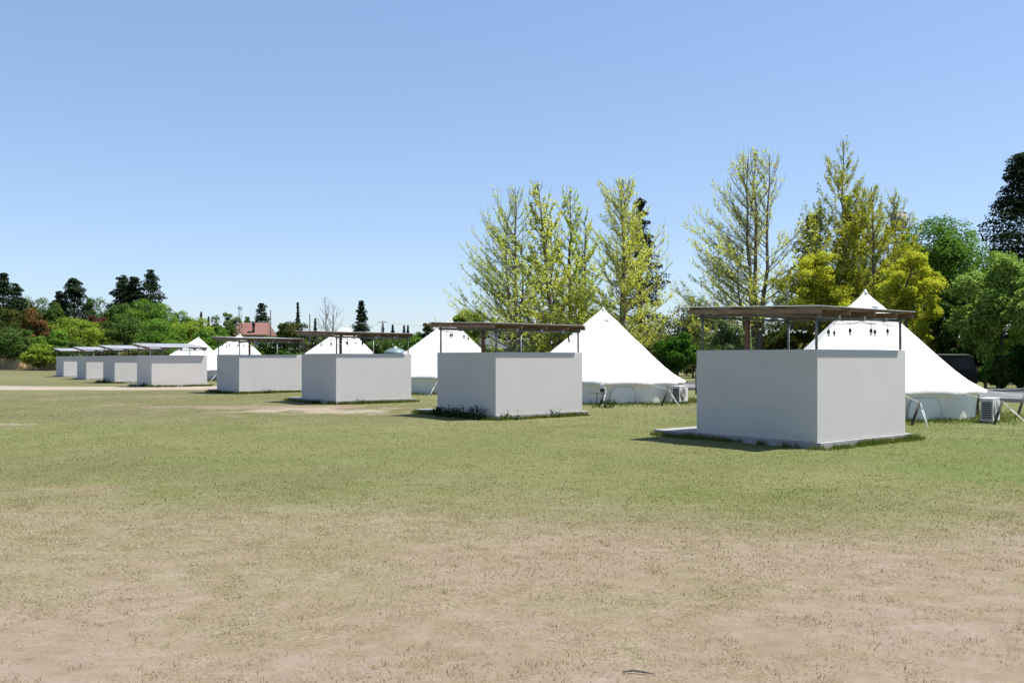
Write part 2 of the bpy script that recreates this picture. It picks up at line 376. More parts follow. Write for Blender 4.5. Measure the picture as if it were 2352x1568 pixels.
# ------------------------------------------------------------------ booths
UA = math.radians(38.75)
BW, BL, WT = 3.30, 2.90, 1.865
def make_booth(zf, sl_, lights_seed=1):
    r = empty('booth', (0,0,0), UA)
    MB().box(-.035, BW+.17, -.09, BL+1.2, -.2, .10).build('slab', M['concrete'], r, .008)
    w = MB().prism([(0,0),(BW,0),(BW,.10),(.10,.10),(.10,BL),(0,BL)], 'z', .101, WT); w.build('wall', M['wall'], r, .006)
    zr = lambda yy: zf + sl_*(yy+.25)      # sheet underside
    # corrugated sheet
    x0, x1, y0, y1 = -.27, BW+.0, -.25, BL+.12; n = int((x1-x0)/.0127); A = .009
    vs = []
    for k in range(n+1):
        xx = x0 + (x1-x0)*k/n; wz = A*math.sin(2*PI*(xx-x0)/.0762)
        for yy in (y0, y1):
            vs.append((xx, yy, zr(yy)+.012+wz)); vs.append((xx, yy, zr(yy)+.0145+wz))
    fs = []
    for k in range(n):
        a = 4*k; b = a+4
        fs += [(a, a+2, b+2, b), (a+1, b+1, b+3, a+3), (a, b, b+1, a+1), (a+2, a+3, b+3, b+2)]
    fs += [(0,1,3,2), (4*n, 4*n+2, 4*n+3, 4*n+1)]
    MB().add(vs, fs, False).build('roof_sheet', M['sheet'], r)
    for yy in (-.13, .85, 1.85, BL+.0):
        MB().beam((x0+.05, yy, zr(yy)-.018), (x1-.04, yy, zr(yy)-.018), .05, .036).build('purlin', M['timber'], r)
    for xx in (-.19, .80, 1.72, 2.55, BW-.08):
        MB().beam((xx, y0+.05, zr(y0+.05)-.036-.048), (xx, y1-.05, zr(y1-.05)-.036-.048), .045, .094).build('joist', M['timber'], r)
    rail = lambda yy: zr(yy)-.036-.096-.026
    R = .0243
    for xx in (.05, BW-.12):
        MB().tube([(xx, -.04, rail(-.04)), (xx, BL-.02, rail(BL-.02))], R, 10).build('rail_pipe', M['pipe'], r)
    for yy in (.05, BL-.12):
        MB().tube([(-.02, yy, rail(yy)-.03), (BW-.05, yy, rail(yy)-.03)], R, 10).build('rail_pipe', M['pipe'], r)
    for (xx, yy, z0) in ((.05,.05,WT-.02), (.05,BL-.12,WT-.02), (BW-.12,.05,WT-.02), (BW-.12,BL-.12,.095)):
        p = MB().tube([(xx,yy,z0), (xx,yy,rail(yy)+.03)], .0255, 12)
        p.tube([(xx,yy,rail(yy)-.05), (xx,yy,rail(yy)+.005)], .033, 12)
        p.build('post', M['pipe'], r)
    for xx in (.80, 1.72, 2.55):
        for yy in (.05, BL-.12): MB().box(xx-.035, xx+.035, yy-.034, yy+.034, rail(yy)-.065, rail(yy)+.03).build('clamp', M['steel'], r)
    MB().box(BW/2, BW/2+.09, BL-.10, BL-.01, .10, zr(BL-.1)-.036).build('timber_post', M['brownpost'], r, .004)
    return r, rail

def string_light(parent_loc, rail, seed):
    rng = random.Random(seed)
    r = empty('string_light', parent_loc, UA)
    path = [(.05,.05), (BW-.12,.05), (BW-.12,BL-.12), (.05,BL-.12), (.05,.05), (BW-.12,BL-.12)]
    cab = MB(); drops = []
    for a, b in zip(path[:-1], path[1:]):
        a = Vector(a); b = Vector(b); n = max(2, int((b-a).length/.75)); prev = None
        for k in range(n):
            p = a.lerp(b, k/n); q = a.lerp(b, (k+1)/n); sag = rng.uniform(.03, .09)
            pts = []
            for j in range(6):
                u = j/5; v = p.lerp(q, u); pts.append((v.x, v.y, rail(v.y)-.04-.025-sag*4*u*(1-u)))
            cab.tube(pts, .005, 5)
            m = p.lerp(q, rng.uniform(.3, .7)); drops.append((m.x, m.y, rail(m.y)-.065-sag*.9, rng.uniform(.03, .16)))
    cab.build('cable', M['black'], r)
    for (dx, dy, dz, ln) in drops:
        s = MB().tube([(dx,dy,dz+.01), (dx,dy,dz-ln)], .004, 5)
        s.lathe([(.005,dz-ln+.005),(.020,dz-ln-.004),(.026,dz-ln-.03),(.028,dz-ln-.075),(.012,dz-ln-.072)], 10, Matrix.Translation((dx,dy,0)))
        so_ = s.build('socket', M['black'], r)
        MB().lathe([(.012,dz-ln-.07),(.018,dz-ln-.088),(.023,dz-ln-.105),(.018,dz-ln-.125),(.003,dz-ln-.134)], 10, Matrix.Translation((dx,dy,0))).build('bulb', M['bulb'], so_)
    return r

corners = [(1877.3,16.9),(1138.4,24.9),(771.8,33.3),(549.1,43.1),(348.2,52.8),(263.2,61.0),(198.0,70.0),(146.2,80.3)]
blabels = [
 'largest, nearest white walled booth, its slab jutting out at the left',
 'white walled booth second nearest, with dark weeds along its shaded base',
 'white walled booth by the bare patch of soil, third nearest in the row',
 'white walled booth with a thin shallow roof in front of the red roofed house',
 'long white walled booth with pale sloping roof right behind the dirt track',
 'white walled booth with pale roof, second beyond the dirt track',
 'white walled booth with pale roof, last but one in the far end of the row',
 'smallest farthest white walled booth at the left end of the row near the dry reeds']
b1, rail1 = make_booth(2.655, .034); b2, rail2 = make_booth(2.33, .080)
for i, (px, d) in enumerate(corners):
    src = b1 if i < 4 else b2
    o = src if i in (0, 4) else copy_tree(src)
    o.location = (at(px, d), d, 0)
    tag(o, blabels[i], 'booth', 'white walled booths in a row across the field')
sll = ['string of hanging bulbs under the roof of the nearest booth', 'string of hanging bulbs under the roof of the second nearest booth',
       'string of small hanging bulbs under the roof of the booth beside the bare soil patch', 'string of tiny hanging bulbs under the roof in front of the red roofed house']
for i in range(4):
    px, d = corners[i]; o = string_light((at(px, d), d, 0), rail1, 11+i); tag(o, sll[i], 'string lights', 'string lights hung under the booth roofs')

# ------------------------------------------------------------------ bell tents
TH, TR, TWR, EV = 3.77, 3.33, 3.02, .80
DOOR = PI + UA
prof = [(0,1),(.02,.975),(.06,.925),(.16,.828),(.32,.645),(.479,.475),(.606,.335),(.745,.19),(.851,.095),(.925,.045),(1,0)]
def make_tent():
    r = empty('bell_tent', (0,0,0))
    step = math.radians(30); c0 = DOOR + step/2; SUB = 6
    angs = []
    for k in range(12):
        for j in range(SUB): angs.append((c0 + step*(k + j/SUB), k, j/SUB))
    vs = []; na = len(angs); fs = []
    for (tt, lin) in prof:
        for (a, k, u) in angs:
            sag = 4*u*(1-u)
            rb = TR*(math.cos(step/2)/math.cos(step*(u-.5))) - .07*sag; zb = EV + .03*sag
            if k == 11:      # door sector: A-frame
                w = 1 - abs(2*u-1); rb = TR*.985*(1-.10*w); zb = EV + (1.92-EV)*w
                lin2 = (1-tt); zz = lin + (lin2-lin)*w*.9
            else: zz = lin - .012*sag*math.sin(PI*min(1, tt))
            rr = tt*rb*(1 - .012*sag*(1 if k != 11 else 0)*math.sin(PI*tt))
            vs.append((rr*math.cos(a), rr*math.sin(a), zb + (TH-zb)*zz))
    for i in range(len(prof)-1):
        for k in range(na):
            k2 = (k+1) % na; fs.append((i*na+k, i*na+k2, (i+1)*na+k2, (i+1)*na+k))
    # hem strip hanging at the eave
    b = (len(prof)-1)*na
    hem = []
    for (a, k, u), v in zip(angs, vs[b:b+na]): hem.append((v[0]*.998, v[1]*.998, v[2]-.085))
    vs += hem
    for k in range(na): fs.append((b+k, b+(k+1)%na, b+na+(k+1)%na, b+na+k))
    m = MB().add(vs, fs, True); o = m.build('roof_canvas', M['canvas'], r, fixn=True)
    # apex cap
    MB().lathe([(.0,TH+.04),(.03,TH+.03),(.05,TH-.03),(.12,TH-.13),(.11,TH-.14)], 14).build('apex_cap', M['canvas'], r)
    # vents (hooded half moons) on three sides
    for a in (math.radians(276), math.radians(36), math.radians(156)):
        c, s = math.cos(a), math.sin(a); rr = .145*TR; zz = EV+(TH-EV)*.835
        v = MB(); pts = []
        for j in range(9):
            th = PI*j/8; pts.append((math.cos(th)*.14, math.sin(th)*.11))
        vv = []
        for u, h in pts: vv.append((c*(rr+.07) - s*u, s*(rr+.07) + c*u, zz-.10+h*.8))
        for u, h in pts: vv.append((c*(rr-.12) - s*u*.7, s*(rr-.12) + c*u*.7, zz+.02+h*.7))
        v.add(vv, [(j, j+1, 9+j+1, 9+j) for j in range(8)] , True)
        v.add([vv[j] for j in range(9)], [tuple(range(9))])
        vo = v.build('vent', M['canvas'], r)
        vo.data.materials.append(M['canvas_dark'])
        vo.data.polygons[8].material_index = 1
    # wall
    vs = []; fs = []; N = 96
    span0 = DOOR + step*.47; tot = 2*PI - step*.94
    for j in range(N+1):
        a = span0 + tot*j/N; wv = .025*math.sin(a*12) + .012*math.sin(a*31)
        for rr, zz in ((TWR+.06, EV+.05), (TWR+wv*.5, .45), (TWR-.06+wv, -.03)): vs.append((rr*math.cos(a), rr*math.sin(a), zz))
    for j in range(N):
        for q in range(2): fs.append((3*j+q, 3*j+3+q, 3*j+4+q, 3*j+1+q))
    MB().add(vs, fs, True).build('wall_canvas', M['canvas_wall'], r)
    # door: two flaps in the A-frame
    w = TR*.985*math.sin(step/2); rd_ = TR*.985*.90; c, s = math.cos(DOOR), math.sin(DOOR)
    def D(u, zz, back=0): return (c*(rd_-back) - s*u, s*(rd_-back) + c*u, zz)
    for sg in (-1, 1):
        vv = []; zs = [0, .5, .8, 1.2, 1.6, 1.88]
        for zz in zs:
            wid = w*1.0 if zz <= EV else w*(1-(zz-EV)/(1.90-EV))
            for q in range(7):
                u = sg*(.02 + (wid-.02)*q/6) if wid > .03 else sg*.02*q/6; vv.append(D(u, zz, -.03+.02*math.sin(q*2.2)*(1.9-zz)/1.9 + (.12*(q/6)**2 if zz<=EV else .05*(q/6)**2) + .22))
        fs = [(i*7+q, i*7+q+1, i*7+q+8, i*7+q+7) for i in range(len(zs)-1) for q in range(6)]
        MB().add(vv, fs, True).build('door_flap', M['canvas_wall'], r)
    # windows in the wall with piping outline
    for a0 in (math.radians(278), math.radians(338), math.radians(98), math.radians(38)):
        ol = []
        for th in np.linspace(0, PI, 13): ol.append((math.copysign(abs(math.cos(th))**.45, math.cos(th))*.42, .26 + abs(math.sin(th))**.6*.38))
        ol = [(.50, 0.03)] + ol + [(-.50, .03)]
        f = lambda u, zz, e: ((TWR+e)*math.cos(a0+u/TWR), (TWR+e)*math.sin(a0+u/TWR), zz)
        pane = MB(); gx_ = np.linspace(-.5, .5, 13)
        vv = []; 
        import bisect
        for u in gx_:
            k = max(0, 1-(abs(u)/.5)**4)
            top = .03+.61*(k**.35); vv.append(f(u, .03, .045)); vv.append(f(u, top, .06))
        pane.add(vv, [(2*i, 2*i+2, 2*i+3, 2*i+1) for i in range(12)], True)
        wo_ = pane.build('window', M['canvas_dark'], r)
        tb = []
        for u in np.linspace(-.5, .5, 25):
            k = max(0, 1-(abs(u)/.5)**4); tb.append(f(u, .03+.61*(k**.35), .062))
        MB().tube(tb, .007, 5).build('piping', M['piping'], wo_)
    return r, c0, step
tent, c0, step = make_tent()
tents = [(1987.5,664,27.1),(1385.8,704.7,36.2),(1034.9,729.7,45.2),(794.8,745.7,54.0),(551.0,765.4,70.0),(456.1,772.6,79.0)]
tlabels = ['white bell tent behind the nearest booth, with black van behind its right slope',
 'white bell tent with half moon vent and full right slope, beside the second booth',
 'white bell tent with shaded door between the second and third booths',
 'white bell tent whose peak shows above the roof of the third booth',
 'white bell tent with grey shaded door flap, peak below the red roofed house',
 'farthest white bell tent behind the pale roof of the booth past the dirt track']
tinfo = []
for i, (px, py, d) in enumerate(tents):
    o = tent if i == 0 else copy_tree(tent)
    sc = hz(py, d)/(TH+.04); o.scale = (sc,)*3; o.location = (at(px, d), d, 0)
    tag(o, tlabels[i], 'tent', 'white bell tents in a row'); tinfo.append((o, o.location.copy(), sc))

# guy ropes (parts of the tents) and leaning wooden stakes
def P2(px, py, h=0.0):
    d = gd(py, h); return Vector((at(px, d), d, h))
stake_n = [0]
def stake(top, foot, label):
    v = (foot-top).normalized(); m = MB(); m.tube([foot+v*.15, foot.lerp(top, .5), top], [.034,.036,.033], 9)
    o = m.build('wooden_stake', M['stake'])
    # base at ground
    for vv in o.data.vertices: vv.co -= foot
    o.location = foot
    tag(o, label, 'stake', 'leaning wooden stakes of the tent ropes'); return o
def rope_to(ti, ang, stake_top, peg, sag=.03):
    o, loc, sc = tinfo[ti]
    a = Vector((TR*math.cos(ang), TR*math.sin(ang), EV-.01))
    inv = lambda p: (Vector(p)-loc)/sc
    pts = []; b = inv(stake_top); 
    for j in range(7):
        u = j/6; p = a.lerp(b, u); p.z -= sag*4*u*(1-u); pts.append(p)
    m = MB().tube(pts, .0075, 6); c = inv(peg); k = b.lerp(c, .3)
    m.tube([b, k], .0075, 6); off = Vector((.018, 0, 0))
    m.tube([k+off, c+off], .006, 6); m.tube([k-off, c-off*.3], .006, 6)
    m.build('guy_rope', M['rope'], o)
ca = lambda k: c0 + step*k
sideword = {}
for ti in range(6):
    o, loc, sc = tinfo[ti]
    for k in range(12):
        a = ca(k); dv = Vector((math.cos(a), math.sin(a), 0))
        vis = dv.y < .35 if ti < 2 else dv.y < -.1
        if not vis and ti > 0: continue
        if ti == 0 and dv.y > .35: continue
        foot = loc + dv*(TR*sc+1.05); top = loc + dv*(TR*sc+1.3-.0) ; top = loc + dv*(TR*sc+1.35)+Vector((0,0,.55)); foot = loc + dv*(TR*sc+1.1) ; 
        # stakes lean outward at the top toward the viewer-right as in the photograph
        peg = loc + dv*(TR*sc+2.05)
        foot = loc + dv*(TR*sc+1.15) + Vector((-.12,-.06,0)); top = loc + dv*(TR*sc+1.15) + Vector((.14,.03,.60))
        # skip those that would stand inside a booth
        bad = False
        for (px, d) in corners:
            p = Vector((at(px, d), d, 0)); q = foot-p; u = q.x*math.cos(UA)+q.y*math.sin(UA); v = -q.x*math.sin(UA)+q.y*math.cos(UA)
            if -.3 < u < BW+.5 and -.3 < v < BL+1.5: bad = True
        if bad: continue
        tn = ['nearest', 'second nearest', 'third nearest', 'fourth nearest', 'fifth nearest', 'farthest'][ti]
        dirn = ['east','north east','north','north west','west','south west','south','south east']
        # words by where it stands around the tent as seen in the photo
        frm = ['far left','left','front left','front','front right','right','far right']
        px_ = dv.x; wd = frm[int(np.clip(round((px_+1)*3), 0, 6))]
        dep = 'near' if dv.y < 0 else 'far'
        lab = f'leaning wooden stake on the {wd} {dep} side of the {tn} bell tent'
        stake(top, foot, lab); rope_to(ti, a, top+Vector((0,0,-.02)), peg)

# ------------------------------------------------------------------ air conditioner units
def ac_unit(loc, rz, label):
    r = empty('air_conditioner_unit', loc, rz)
    W_, D_, H_ = .80, .30, .58
    b = MB().box(0, W_, 0, D_, .05, .05+H_); b.box(.06,.14,0.02,D_-.02,0,.05); b.box(W_-.14,W_-.06,.02,D_-.02,0,.05)
    b.build('body', M['acwhite'], r, .012)
    MB().box(-.01, W_+.01, -.01, D_+.01, .05+H_, .065+H_).build('lid', M['white'], r, .004)
    g_ = MB()
    for k in range(10):
        z0 = .11 + k*.046; g_.box(-.012, -.002, .03, D_-.03, z0, z0+.028)
    g_.build('side_grille', M['black'], r)
    f = MB()
    cx, cz = .30, .34
    for rr in (.05,.09,.13,.17,.21,.245):
        pts = [(cx+rr*math.cos(t_), -.018, cz+rr*math.sin(t_)) for t_ in np.linspace(0, 2*PI, 25)]; f.tube(pts, .004, 4, False)
    for t_ in np.linspace(0, 2*PI, 13)[:-1]: f.tube([(cx, -.018, cz), (cx+.245*math.cos(t_), -.018, cz+.245*math.sin(t_))], .003, 4)
    f.build('fan_guard', M['acwhite'], r)
    MB().lathe([(.001,0),(.25,0),(.25,-.004),(.001,-.004)], 28, Matrix.Translation((cx,-.004,cz)) @ Matrix.Rotation(PI/2, 4, 'X')).build('fan_opening', M['black'], r)
    MB().tube([(W_-.02, D_*.5, .3),(W_+.10,D_*.5,.28),(W_+.14,D_*.5,.10),(W_+.2,D_*.8,.01)], .022, 8).build('hose', M['white'], r)
    return tag(r, label, 'air conditioner', 'outdoor air conditioner units beside the tents')
p = P2(2281, 972); ac_unit((p.x, p.y, 0), math.radians(50), 'white outdoor air conditioner unit beside the nearest bell tent, behind a leaning stake')
p = P2(1561, 926); ac_unit((p.x, p.y, 0), math.radians(56), 'white outdoor air conditioner unit at the right end of the second nearest bell tent')

# socket box on a post by the second tent, with a tap post beside it
p = P2(1383, 932); r = empty('power_box_post', (p.x, p.y, 0))
MB().tube([(0,0,-.05),(0,0,.50)], .018, 8).build('post', M['pipe'], r)
MB().box(-.075,.075,-.05,.05,.50,.62).build('box', M['black'], r, .006); MB().box(-.08,.08,-.06,.055,.615,.77).build('cover', M['white'], r, .01)
tag(r, 'small white socket box on a thin post against the wall of the second tent', 'power box')
p = P2(1371, 931); r = empty('garden_tap', (p.x, p.y, 0))
MB().tube([(0,0,-.05),(0,0,.46)], .016, 8).build('pipe', M['stake'], r)
MB().tube([(-.30,0,.46),(.2,0,.46)], .010, 6).tube([(0,0,.44),(.05,-.06,.40)], .014, 6).build('crossbar', M['stake'], r)
tag(r, 'dark thin standpipe with a crossbar left of the white socket box', 'tap')

# ------------------------------------------------------------------ foliage toolkit
def rhombs(cen, nor, size, rng, asp=.6, v=None):
    n = len(cen); r = rng.randn(n, 3); nor = nor/np.linalg.norm(nor, axis=1, keepdims=True)
    a = np.cross(nor, r); a /= np.linalg.norm(a, axis=1, keepdims=True)+1e-9; b = np.cross(nor, a)
    sz = size*(.6+.8*rng.rand(n, 1)) if np.isscalar(size) else size.reshape(-1,1)
    a = a*sz*.5; b = b*sz*.5*asp
    bend = nor*sz*.12
    V = np.stack([cen-a-bend, cen-b+bend, cen+a-bend, cen+b+bend], 1).reshape(-1, 3)
    Fq = np.arange(4*n).reshape(n, 4)
    vv = rng.rand(n) if v is None else v
    return V, Fq, np.repeat(vv, 4)

def sph(rng, n):
    d = rng.randn(n, 3); return d/np.linalg.norm(d, axis=1, keepdims=True)

def lobed_crown(rng, c, rad, nl, npts, size, lobe=(.28,.46), inner=.35, low=-.35, flat=.75):
    """crown built of many leaf lobes filling an ellipsoid c, rad"""
    c = np.array(c); rad = np.array(rad); P_ = []; N_ = []; Vv = []
    for i in range(nl):
        d = sph(rng, 1)[0]
        while d[2] < low: d = sph(rng, 1)[0]
        k = rng.uniform(.45, .82) if i > nl*.2 else rng.uniform(0, .4)
        lr = rng.uniform(*lobe); cc = c + d*rad*k*(1 if i % 7 else 1.12)
        m = int(npts/nl*(.5+lr/np.mean(lobe)*.5)); q = sph(rng, m)
        q[:, 2] = np.where((q[:, 2] < -.2) & (rng.rand(m) < .6), -q[:, 2], q[:, 2])
        rr = 1 - inner*rng.rand(m)**1.3 + .15*rng.randn(m)
        L_ = np.array([lr*rad[0], lr*rad[1], lr*rad[2]*flat+0*rad[2]]); L_[2] = min(L_[2], L_[0]*.9) if rad[2] > rad[0]*1.6 else L_[2]
        pts = cc + q*rr[:, None]*L_; P_.append(pts); N_.append(q*1.0 + np.array([0,0,.9]) + rng.randn(m, 3)*.55)
        Vv.append(np.clip(rng.uniform(.15, .85) + rng.randn(m)*.2, 0, 1))
    P_ = np.concatenate(P_); N_ = np.concatenate(N_); Vv = np.concatenate(Vv)
    return rhombs(P_, N_, size, rng, .7, Vv)

def trunk_mb(rng, h, r0, limbs=5, spread=1.5, start=.3, lean=0):
    m = MB(); pts = []; rr = []
    for j in range(6):
        u = j/5; pts.append((lean*u*h*.2 + rng.randn()*.03*h*u, rng.randn()*.03*h*u, h*u - .1)); rr.append(r0*(1-.75*u))
    pts[0] = (0, 0, -.15); rr[0] = r0*1.25
    m.tube(pts, rr, 8)
    for k in range(limbs):
        u = start + (1-start)*(k+.5)/limbs; a = rng.rand()*2*PI; i = min(4, int(u*5)); f = u*5-i
        p = Vector(pts[i]).lerp(Vector(pts[i+1]), f); l = spread*(1-.4*u)
        q = p + Vector((math.cos(a)*l, math.sin(a)*l, l*rng.uniform(.4,.9)))
        mid = p.lerp(q, .5) + Vector((0,0,-.08*l)); r1 = r0*(1-.75*u)*.6
        m.tube([p, mid, q], [r1, r1*.65, r1*.25], 6)
    return m

def tree_root(name, px, d, label, cat='tree', group=None, dx=0):
    r = empty(name, (at(px, d)+dx, d, 0)); return tag(r, label, cat, group)

def broadleaf(px, py, d, halfpx, leaf, label, seed, name='broadleaf_tree', basez=None, npts=4500, size=None, nl=26, group=None, low=-.35, bark='bark', lobe=(.28,.46), depthk=1.0):
    rng = np.random.RandomState(seed); H = hz(py, d); W = halfpx/F*d
    r = tree_root(name, px, d, label, 'tree', group)
    zb = H*.22 if basez is None else basez
    size = size or max(.10, d*.0021)
    V, Fq, v = lobed_crown(rng, (0,0,(H+zb)/2), (W*.98, W*.98*depthk, (H-zb)/2), nl, npts, size, lobe=lobe, low=low)
    np_mesh('crown', V, Fq, L[leaf], r, {'v': v})
    trunk_mb(rng, H*.8, max(.10, H*.018), 6, W*.6).build('trunk', M[bark], r, fixn=False)
    return r

def clumped(rng, H, bare, R, W, nc, npts, cr, size, flat=.5, fill=.12, droop=.1):
    """foliage clumps set on a radius profile R(u): lumpy outline with sky gaps"""
    P_ = []; N_ = []; Vv = []
    us = []
    while len(us) < nc:
        u = rng.rand()
        if rng.rand() < .25 + .75*R(u)/W: us.append(u)
    for i, u in enumerate(sorted(us)):
        zz = H*(bare + (1-bare)*u); Ru = R(u); a = i*2.399 + rng.rand()*.8; c = rng.uniform(*cr)*W*(.45+.55*Ru/W)
        off = max(0, Ru*rng.uniform(.45, 1.05) - c*.55); m = int(npts*(1-fill)/nc)
        q = sph(rng, m); q[:, 2] = np.abs(q[:, 2])*np.where(rng.rand(m) < .78, 1, -.7)
        ctr = np.array([math.cos(a)*off, math.sin(a)*off, zz - droop*off - c*flat*.4])
        P_.append(ctr + q*(1-.35*rng.rand(m, 1)**1.5)*np.array([c, c, c*flat])); N_.append(q + rng.randn(m, 3)*.5 + [0, 0, .8])
        Vv.append(np.clip(rng.uniform(0, .85) + rng.randn(m)*.2, 0, 1))
    m = int(npts*fill); u = rng.rand(m); rr = np.array([R(v) for v in u])*.6*rng.rand(m)**.5; a = rng.rand(m)*6.283
    P_.append(np.stack([np.cos(a)*rr, np.sin(a)*rr, H*(bare+(1-bare)*u)], 1)); N_.append(rng.randn(m, 3)); Vv.append(rng.rand(m)*.3)  # inner fill leaves tinted darker: shade inside the crown put into the colour
    # thin leading tip
    m = max(12, npts//90); u = rng.rand(m); P_.append(np.stack([rng.randn(m)*.04*W*(1.2-u), rng.randn(m)*.04*W*(1.2-u), H*(.93+.07*u)], 1)); N_.append(rng.randn(m, 3)); Vv.append(rng.rand(m))
    return rhombs(np.concatenate(P_), np.concatenate(N_), size, rng, .65, np.concatenate(Vv))

def conifer(px, py, d, halfpx, label, seed, leaf='dark', bare=.15, npts=4500, size=None, group=None, ragged=.3, power=.85, name='conifer_tree', tiers=None):
    rng = np.random.RandomState(seed); H = hz(py, d); W = halfpx/F*d
    r = tree_root(name, px, d, label, 'tree', group); size = size or max(.12, d*.0018)
    ph = rng.rand(4)*6.283; nt = max(5, H*(1-bare)/(W*.55))
    def Rf(u): return W*((1-u)**power)*(1 + ragged*.22*math.sin(nt*6.283*u + ph[0]) + ragged*.2*math.sin(2.7*nt*u+ph[1]))*min(1, .6+u*4)*1.12 + .05*W
    nc = tiers or int(60 + 16*nt)
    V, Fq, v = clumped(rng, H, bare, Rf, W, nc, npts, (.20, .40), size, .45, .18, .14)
    np_mesh('crown', V, Fq, L[leaf], r, {'v': v})
    MB().tube([(0,0,-.1),(0,0,H*.5),(0,0,H*.97)], [max(.1,H*.016), H*.010, .02], 8).build('trunk', M['bark'], r, fixn=False)
    return r

def sugi(px, py, d, halfpx, label, seed, bare=.36, group=None, npts=10000, nl=60, leaf='dark'):
    """tall old cedar: bare pole below, lumpy rounded head above"""
    rng = np.random.RandomState(seed); H = hz(py, d); W = halfpx/F*d
    r = tree_root('cedar_tree', px, d, label, 'tree', group); ph = rng.rand()*6
    Rf = lambda u: W*(math.sin(PI*min(1, .14+.80*u))**.6)*(1.0-.2*u)*(1+.07*math.sin(17*u+ph))*1.5
    V, Fq, v = clumped(rng, H, bare, Rf, W, nl, npts, (.28, .50), d*.0018, .62, .14, .03)
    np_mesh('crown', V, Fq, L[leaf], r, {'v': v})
    MB().tube([(0,0,-.1),(.1,0,H*.5),(0,0,H*.96)], [H*.016, H*.011, .03], 8).build('trunk', M['bark_light'], r, fixn=False)
    return r

def branchy(px, py, d, halfpx, leafkey, label, seed, stems=((0,0,1.0),), nb=70, leafd=1.0, dens_low=1.0, name='ginkgo_tree', lsize=.085, barkk='bark_light', lean=0, group=None, tops=True, asym=None, leaf_from=0.0, r0=.2, wide=1.0, updeg=(12, 60), envp=.56):
    """ginkgo in early leaf: stems with ascending boughs, twigs and spur leaves"""
    rng = np.random.RandomState(seed); H = hz(py, d); W = halfpx/F*d
    r = tree_root(name, px, d, label, 'tree', group)
    tm = MB(); LP = []; BV = []; BF = []; bn = [0]
    def thin(p, q, ra, rb):
        dv = q-p; dv = dv/(np.linalg.norm(dv)+1e-9); ref = np.array([0,0,1.]) if abs(dv[2]) < .9 else np.array([1.,0,0])
        a = np.cross(dv, ref); a /= np.linalg.norm(a); b = np.cross(dv, a)
        for e, rr in ((p, ra), (q, rb)):
            for k in range(3): t_ = 2*PI*k/3; BV.append(e+(a*math.cos(t_)+b*math.sin(t_))*rr)
        i = bn[0]
        for k in range(3): k2 = (k+1) % 3; BF.append((i+k, i+k2, i+3+k2, i+3+k))
        bn[0] += 6
    for (sx, sy, hh) in stems:
        pts = []; hs = H*hh
        for j in range(9):
            u = j/8; k = u**.7 if hh > .97 else min(1, u*1.6)
            pts.append(np.array([sx*W*k + lean*hs*u + rng.randn()*.012*hs*u*(1-u*.5), sy*W*k + rng.randn()*.012*hs*u, hs*u-.1*(j==0)]))
        rs = r0*1.55*hh/ (1 if len(stems) == 1 else 1.25); tm.tube([Vector(p) for p in pts], [rs*(1-.97*(j/8)**.85)+.012 for j in range(9)], 8)
        n_ = int(nb*hh/ (len(stems)**.5))
        for i in range(n_):
            u = .08 + .90*(i+rng.rand())/n_; k = min(7, int(u*8)); p = pts[k] + (pts[k+1]-pts[k])*(u*8-k)
            env = (1-u)**envp*(.84+.16*min(1, u/.2)); Lb = W*1.32*wide*env*rng.uniform(.5,1.12) + .4
            a = i*2.399 + rng.rand()*1.2
            if asym is not None and rng.rand() < .35: a = asym + rng.randn()*.5
            el = math.radians(updeg[0] + (updeg[1]-updeg[0])*u + rng.randn()*9)
            Lb = min(Lb, max(.35, (H*1.0 - p[2])/max(.3, math.sin(el+.2)))); clus = rng.rand(); seg = 6; q = p.copy(); az_ = a; rb = max(.012, r0*.21*(1-u)+.014)
            for j in range(seg):
                e2 = el + math.radians(20)*(j/seg)**1.5; az_ += rng.randn()*.08
                st = Lb/seg; q2 = q + st*np.array([math.cos(az_)*math.cos(e2), math.sin(az_)*math.cos(e2), math.sin(e2)])
                ra = rb*(1-j/seg*.85)+.004; thin(q, q2, ra, rb*(1-(j+1)/seg*.85)+.004)
                dens = leafd*(1.0 - .72*max(0, (u-.35)/.65))*(.55+.9*clus)
                def spur(b0, b1, k_):
                    m = rng.poisson(k_*dens*np.linalg.norm(b1-b0))
                    if m: LP.append(b0+(b1-b0)*rng.rand(m, 1) + rng.randn(m, 3)*.05)
                spur(q, q2, 3.6)
                nsec = 2 if (1 <= j <= 4 and Lb > 1.3) else 1
                for _ in range(nsec):
                    ta = az_ + rng.choice([-1,1])*rng.uniform(.35,.95); te = e2 + rng.uniform(-.25,.4); tl = Lb*rng.uniform(.14,.36)*(1-.09*j)+.15
                    b0 = q + (q2-q)*rng.rand(); b = b0
                    for w_ in range(3):
                        b1 = b + tl/3*np.array([math.cos(ta)*math.cos(te), math.sin(ta)*math.cos(te), math.sin(te)]); thin(b, b1, .012-.003*w_, .009-.003*w_); spur(b, b1, 4.6)
                        if rng.rand() < .8 and tl > .5:
                            t2 = ta + rng.choice([-1,1])*rng.uniform(.4,1.); b2 = b1 + tl*.22*np.array([math.cos(t2)*math.cos(te), math.sin(t2)*math.cos(te), math.sin(te+.2)]); thin(b1, b2, .008, .005); spur(b1, b2, 5)
                        b = b1; te += .12; ta += rng.randn()*.1
                q = q2
    tr = tm.build('trunk', M[barkk], r, fixn=False)
    np_mesh('branches', np.array(BV), np.array(BF), M[barkk], r)
    LP = np.concatenate(LP); LP = LP[LP[:, 2] > leaf_from*H]
    rep = 6; Pn = np.repeat(LP, rep, 0) + rng.randn(len(LP)*rep, 3)*.05
    V, Fq, v = rhombs(Pn, rng.randn(len(Pn), 3)+[0,0,1.3], lsize, rng, .8)
    np_mesh('crown', V, Fq, L[leafkey], r, {'v': v})
    return r

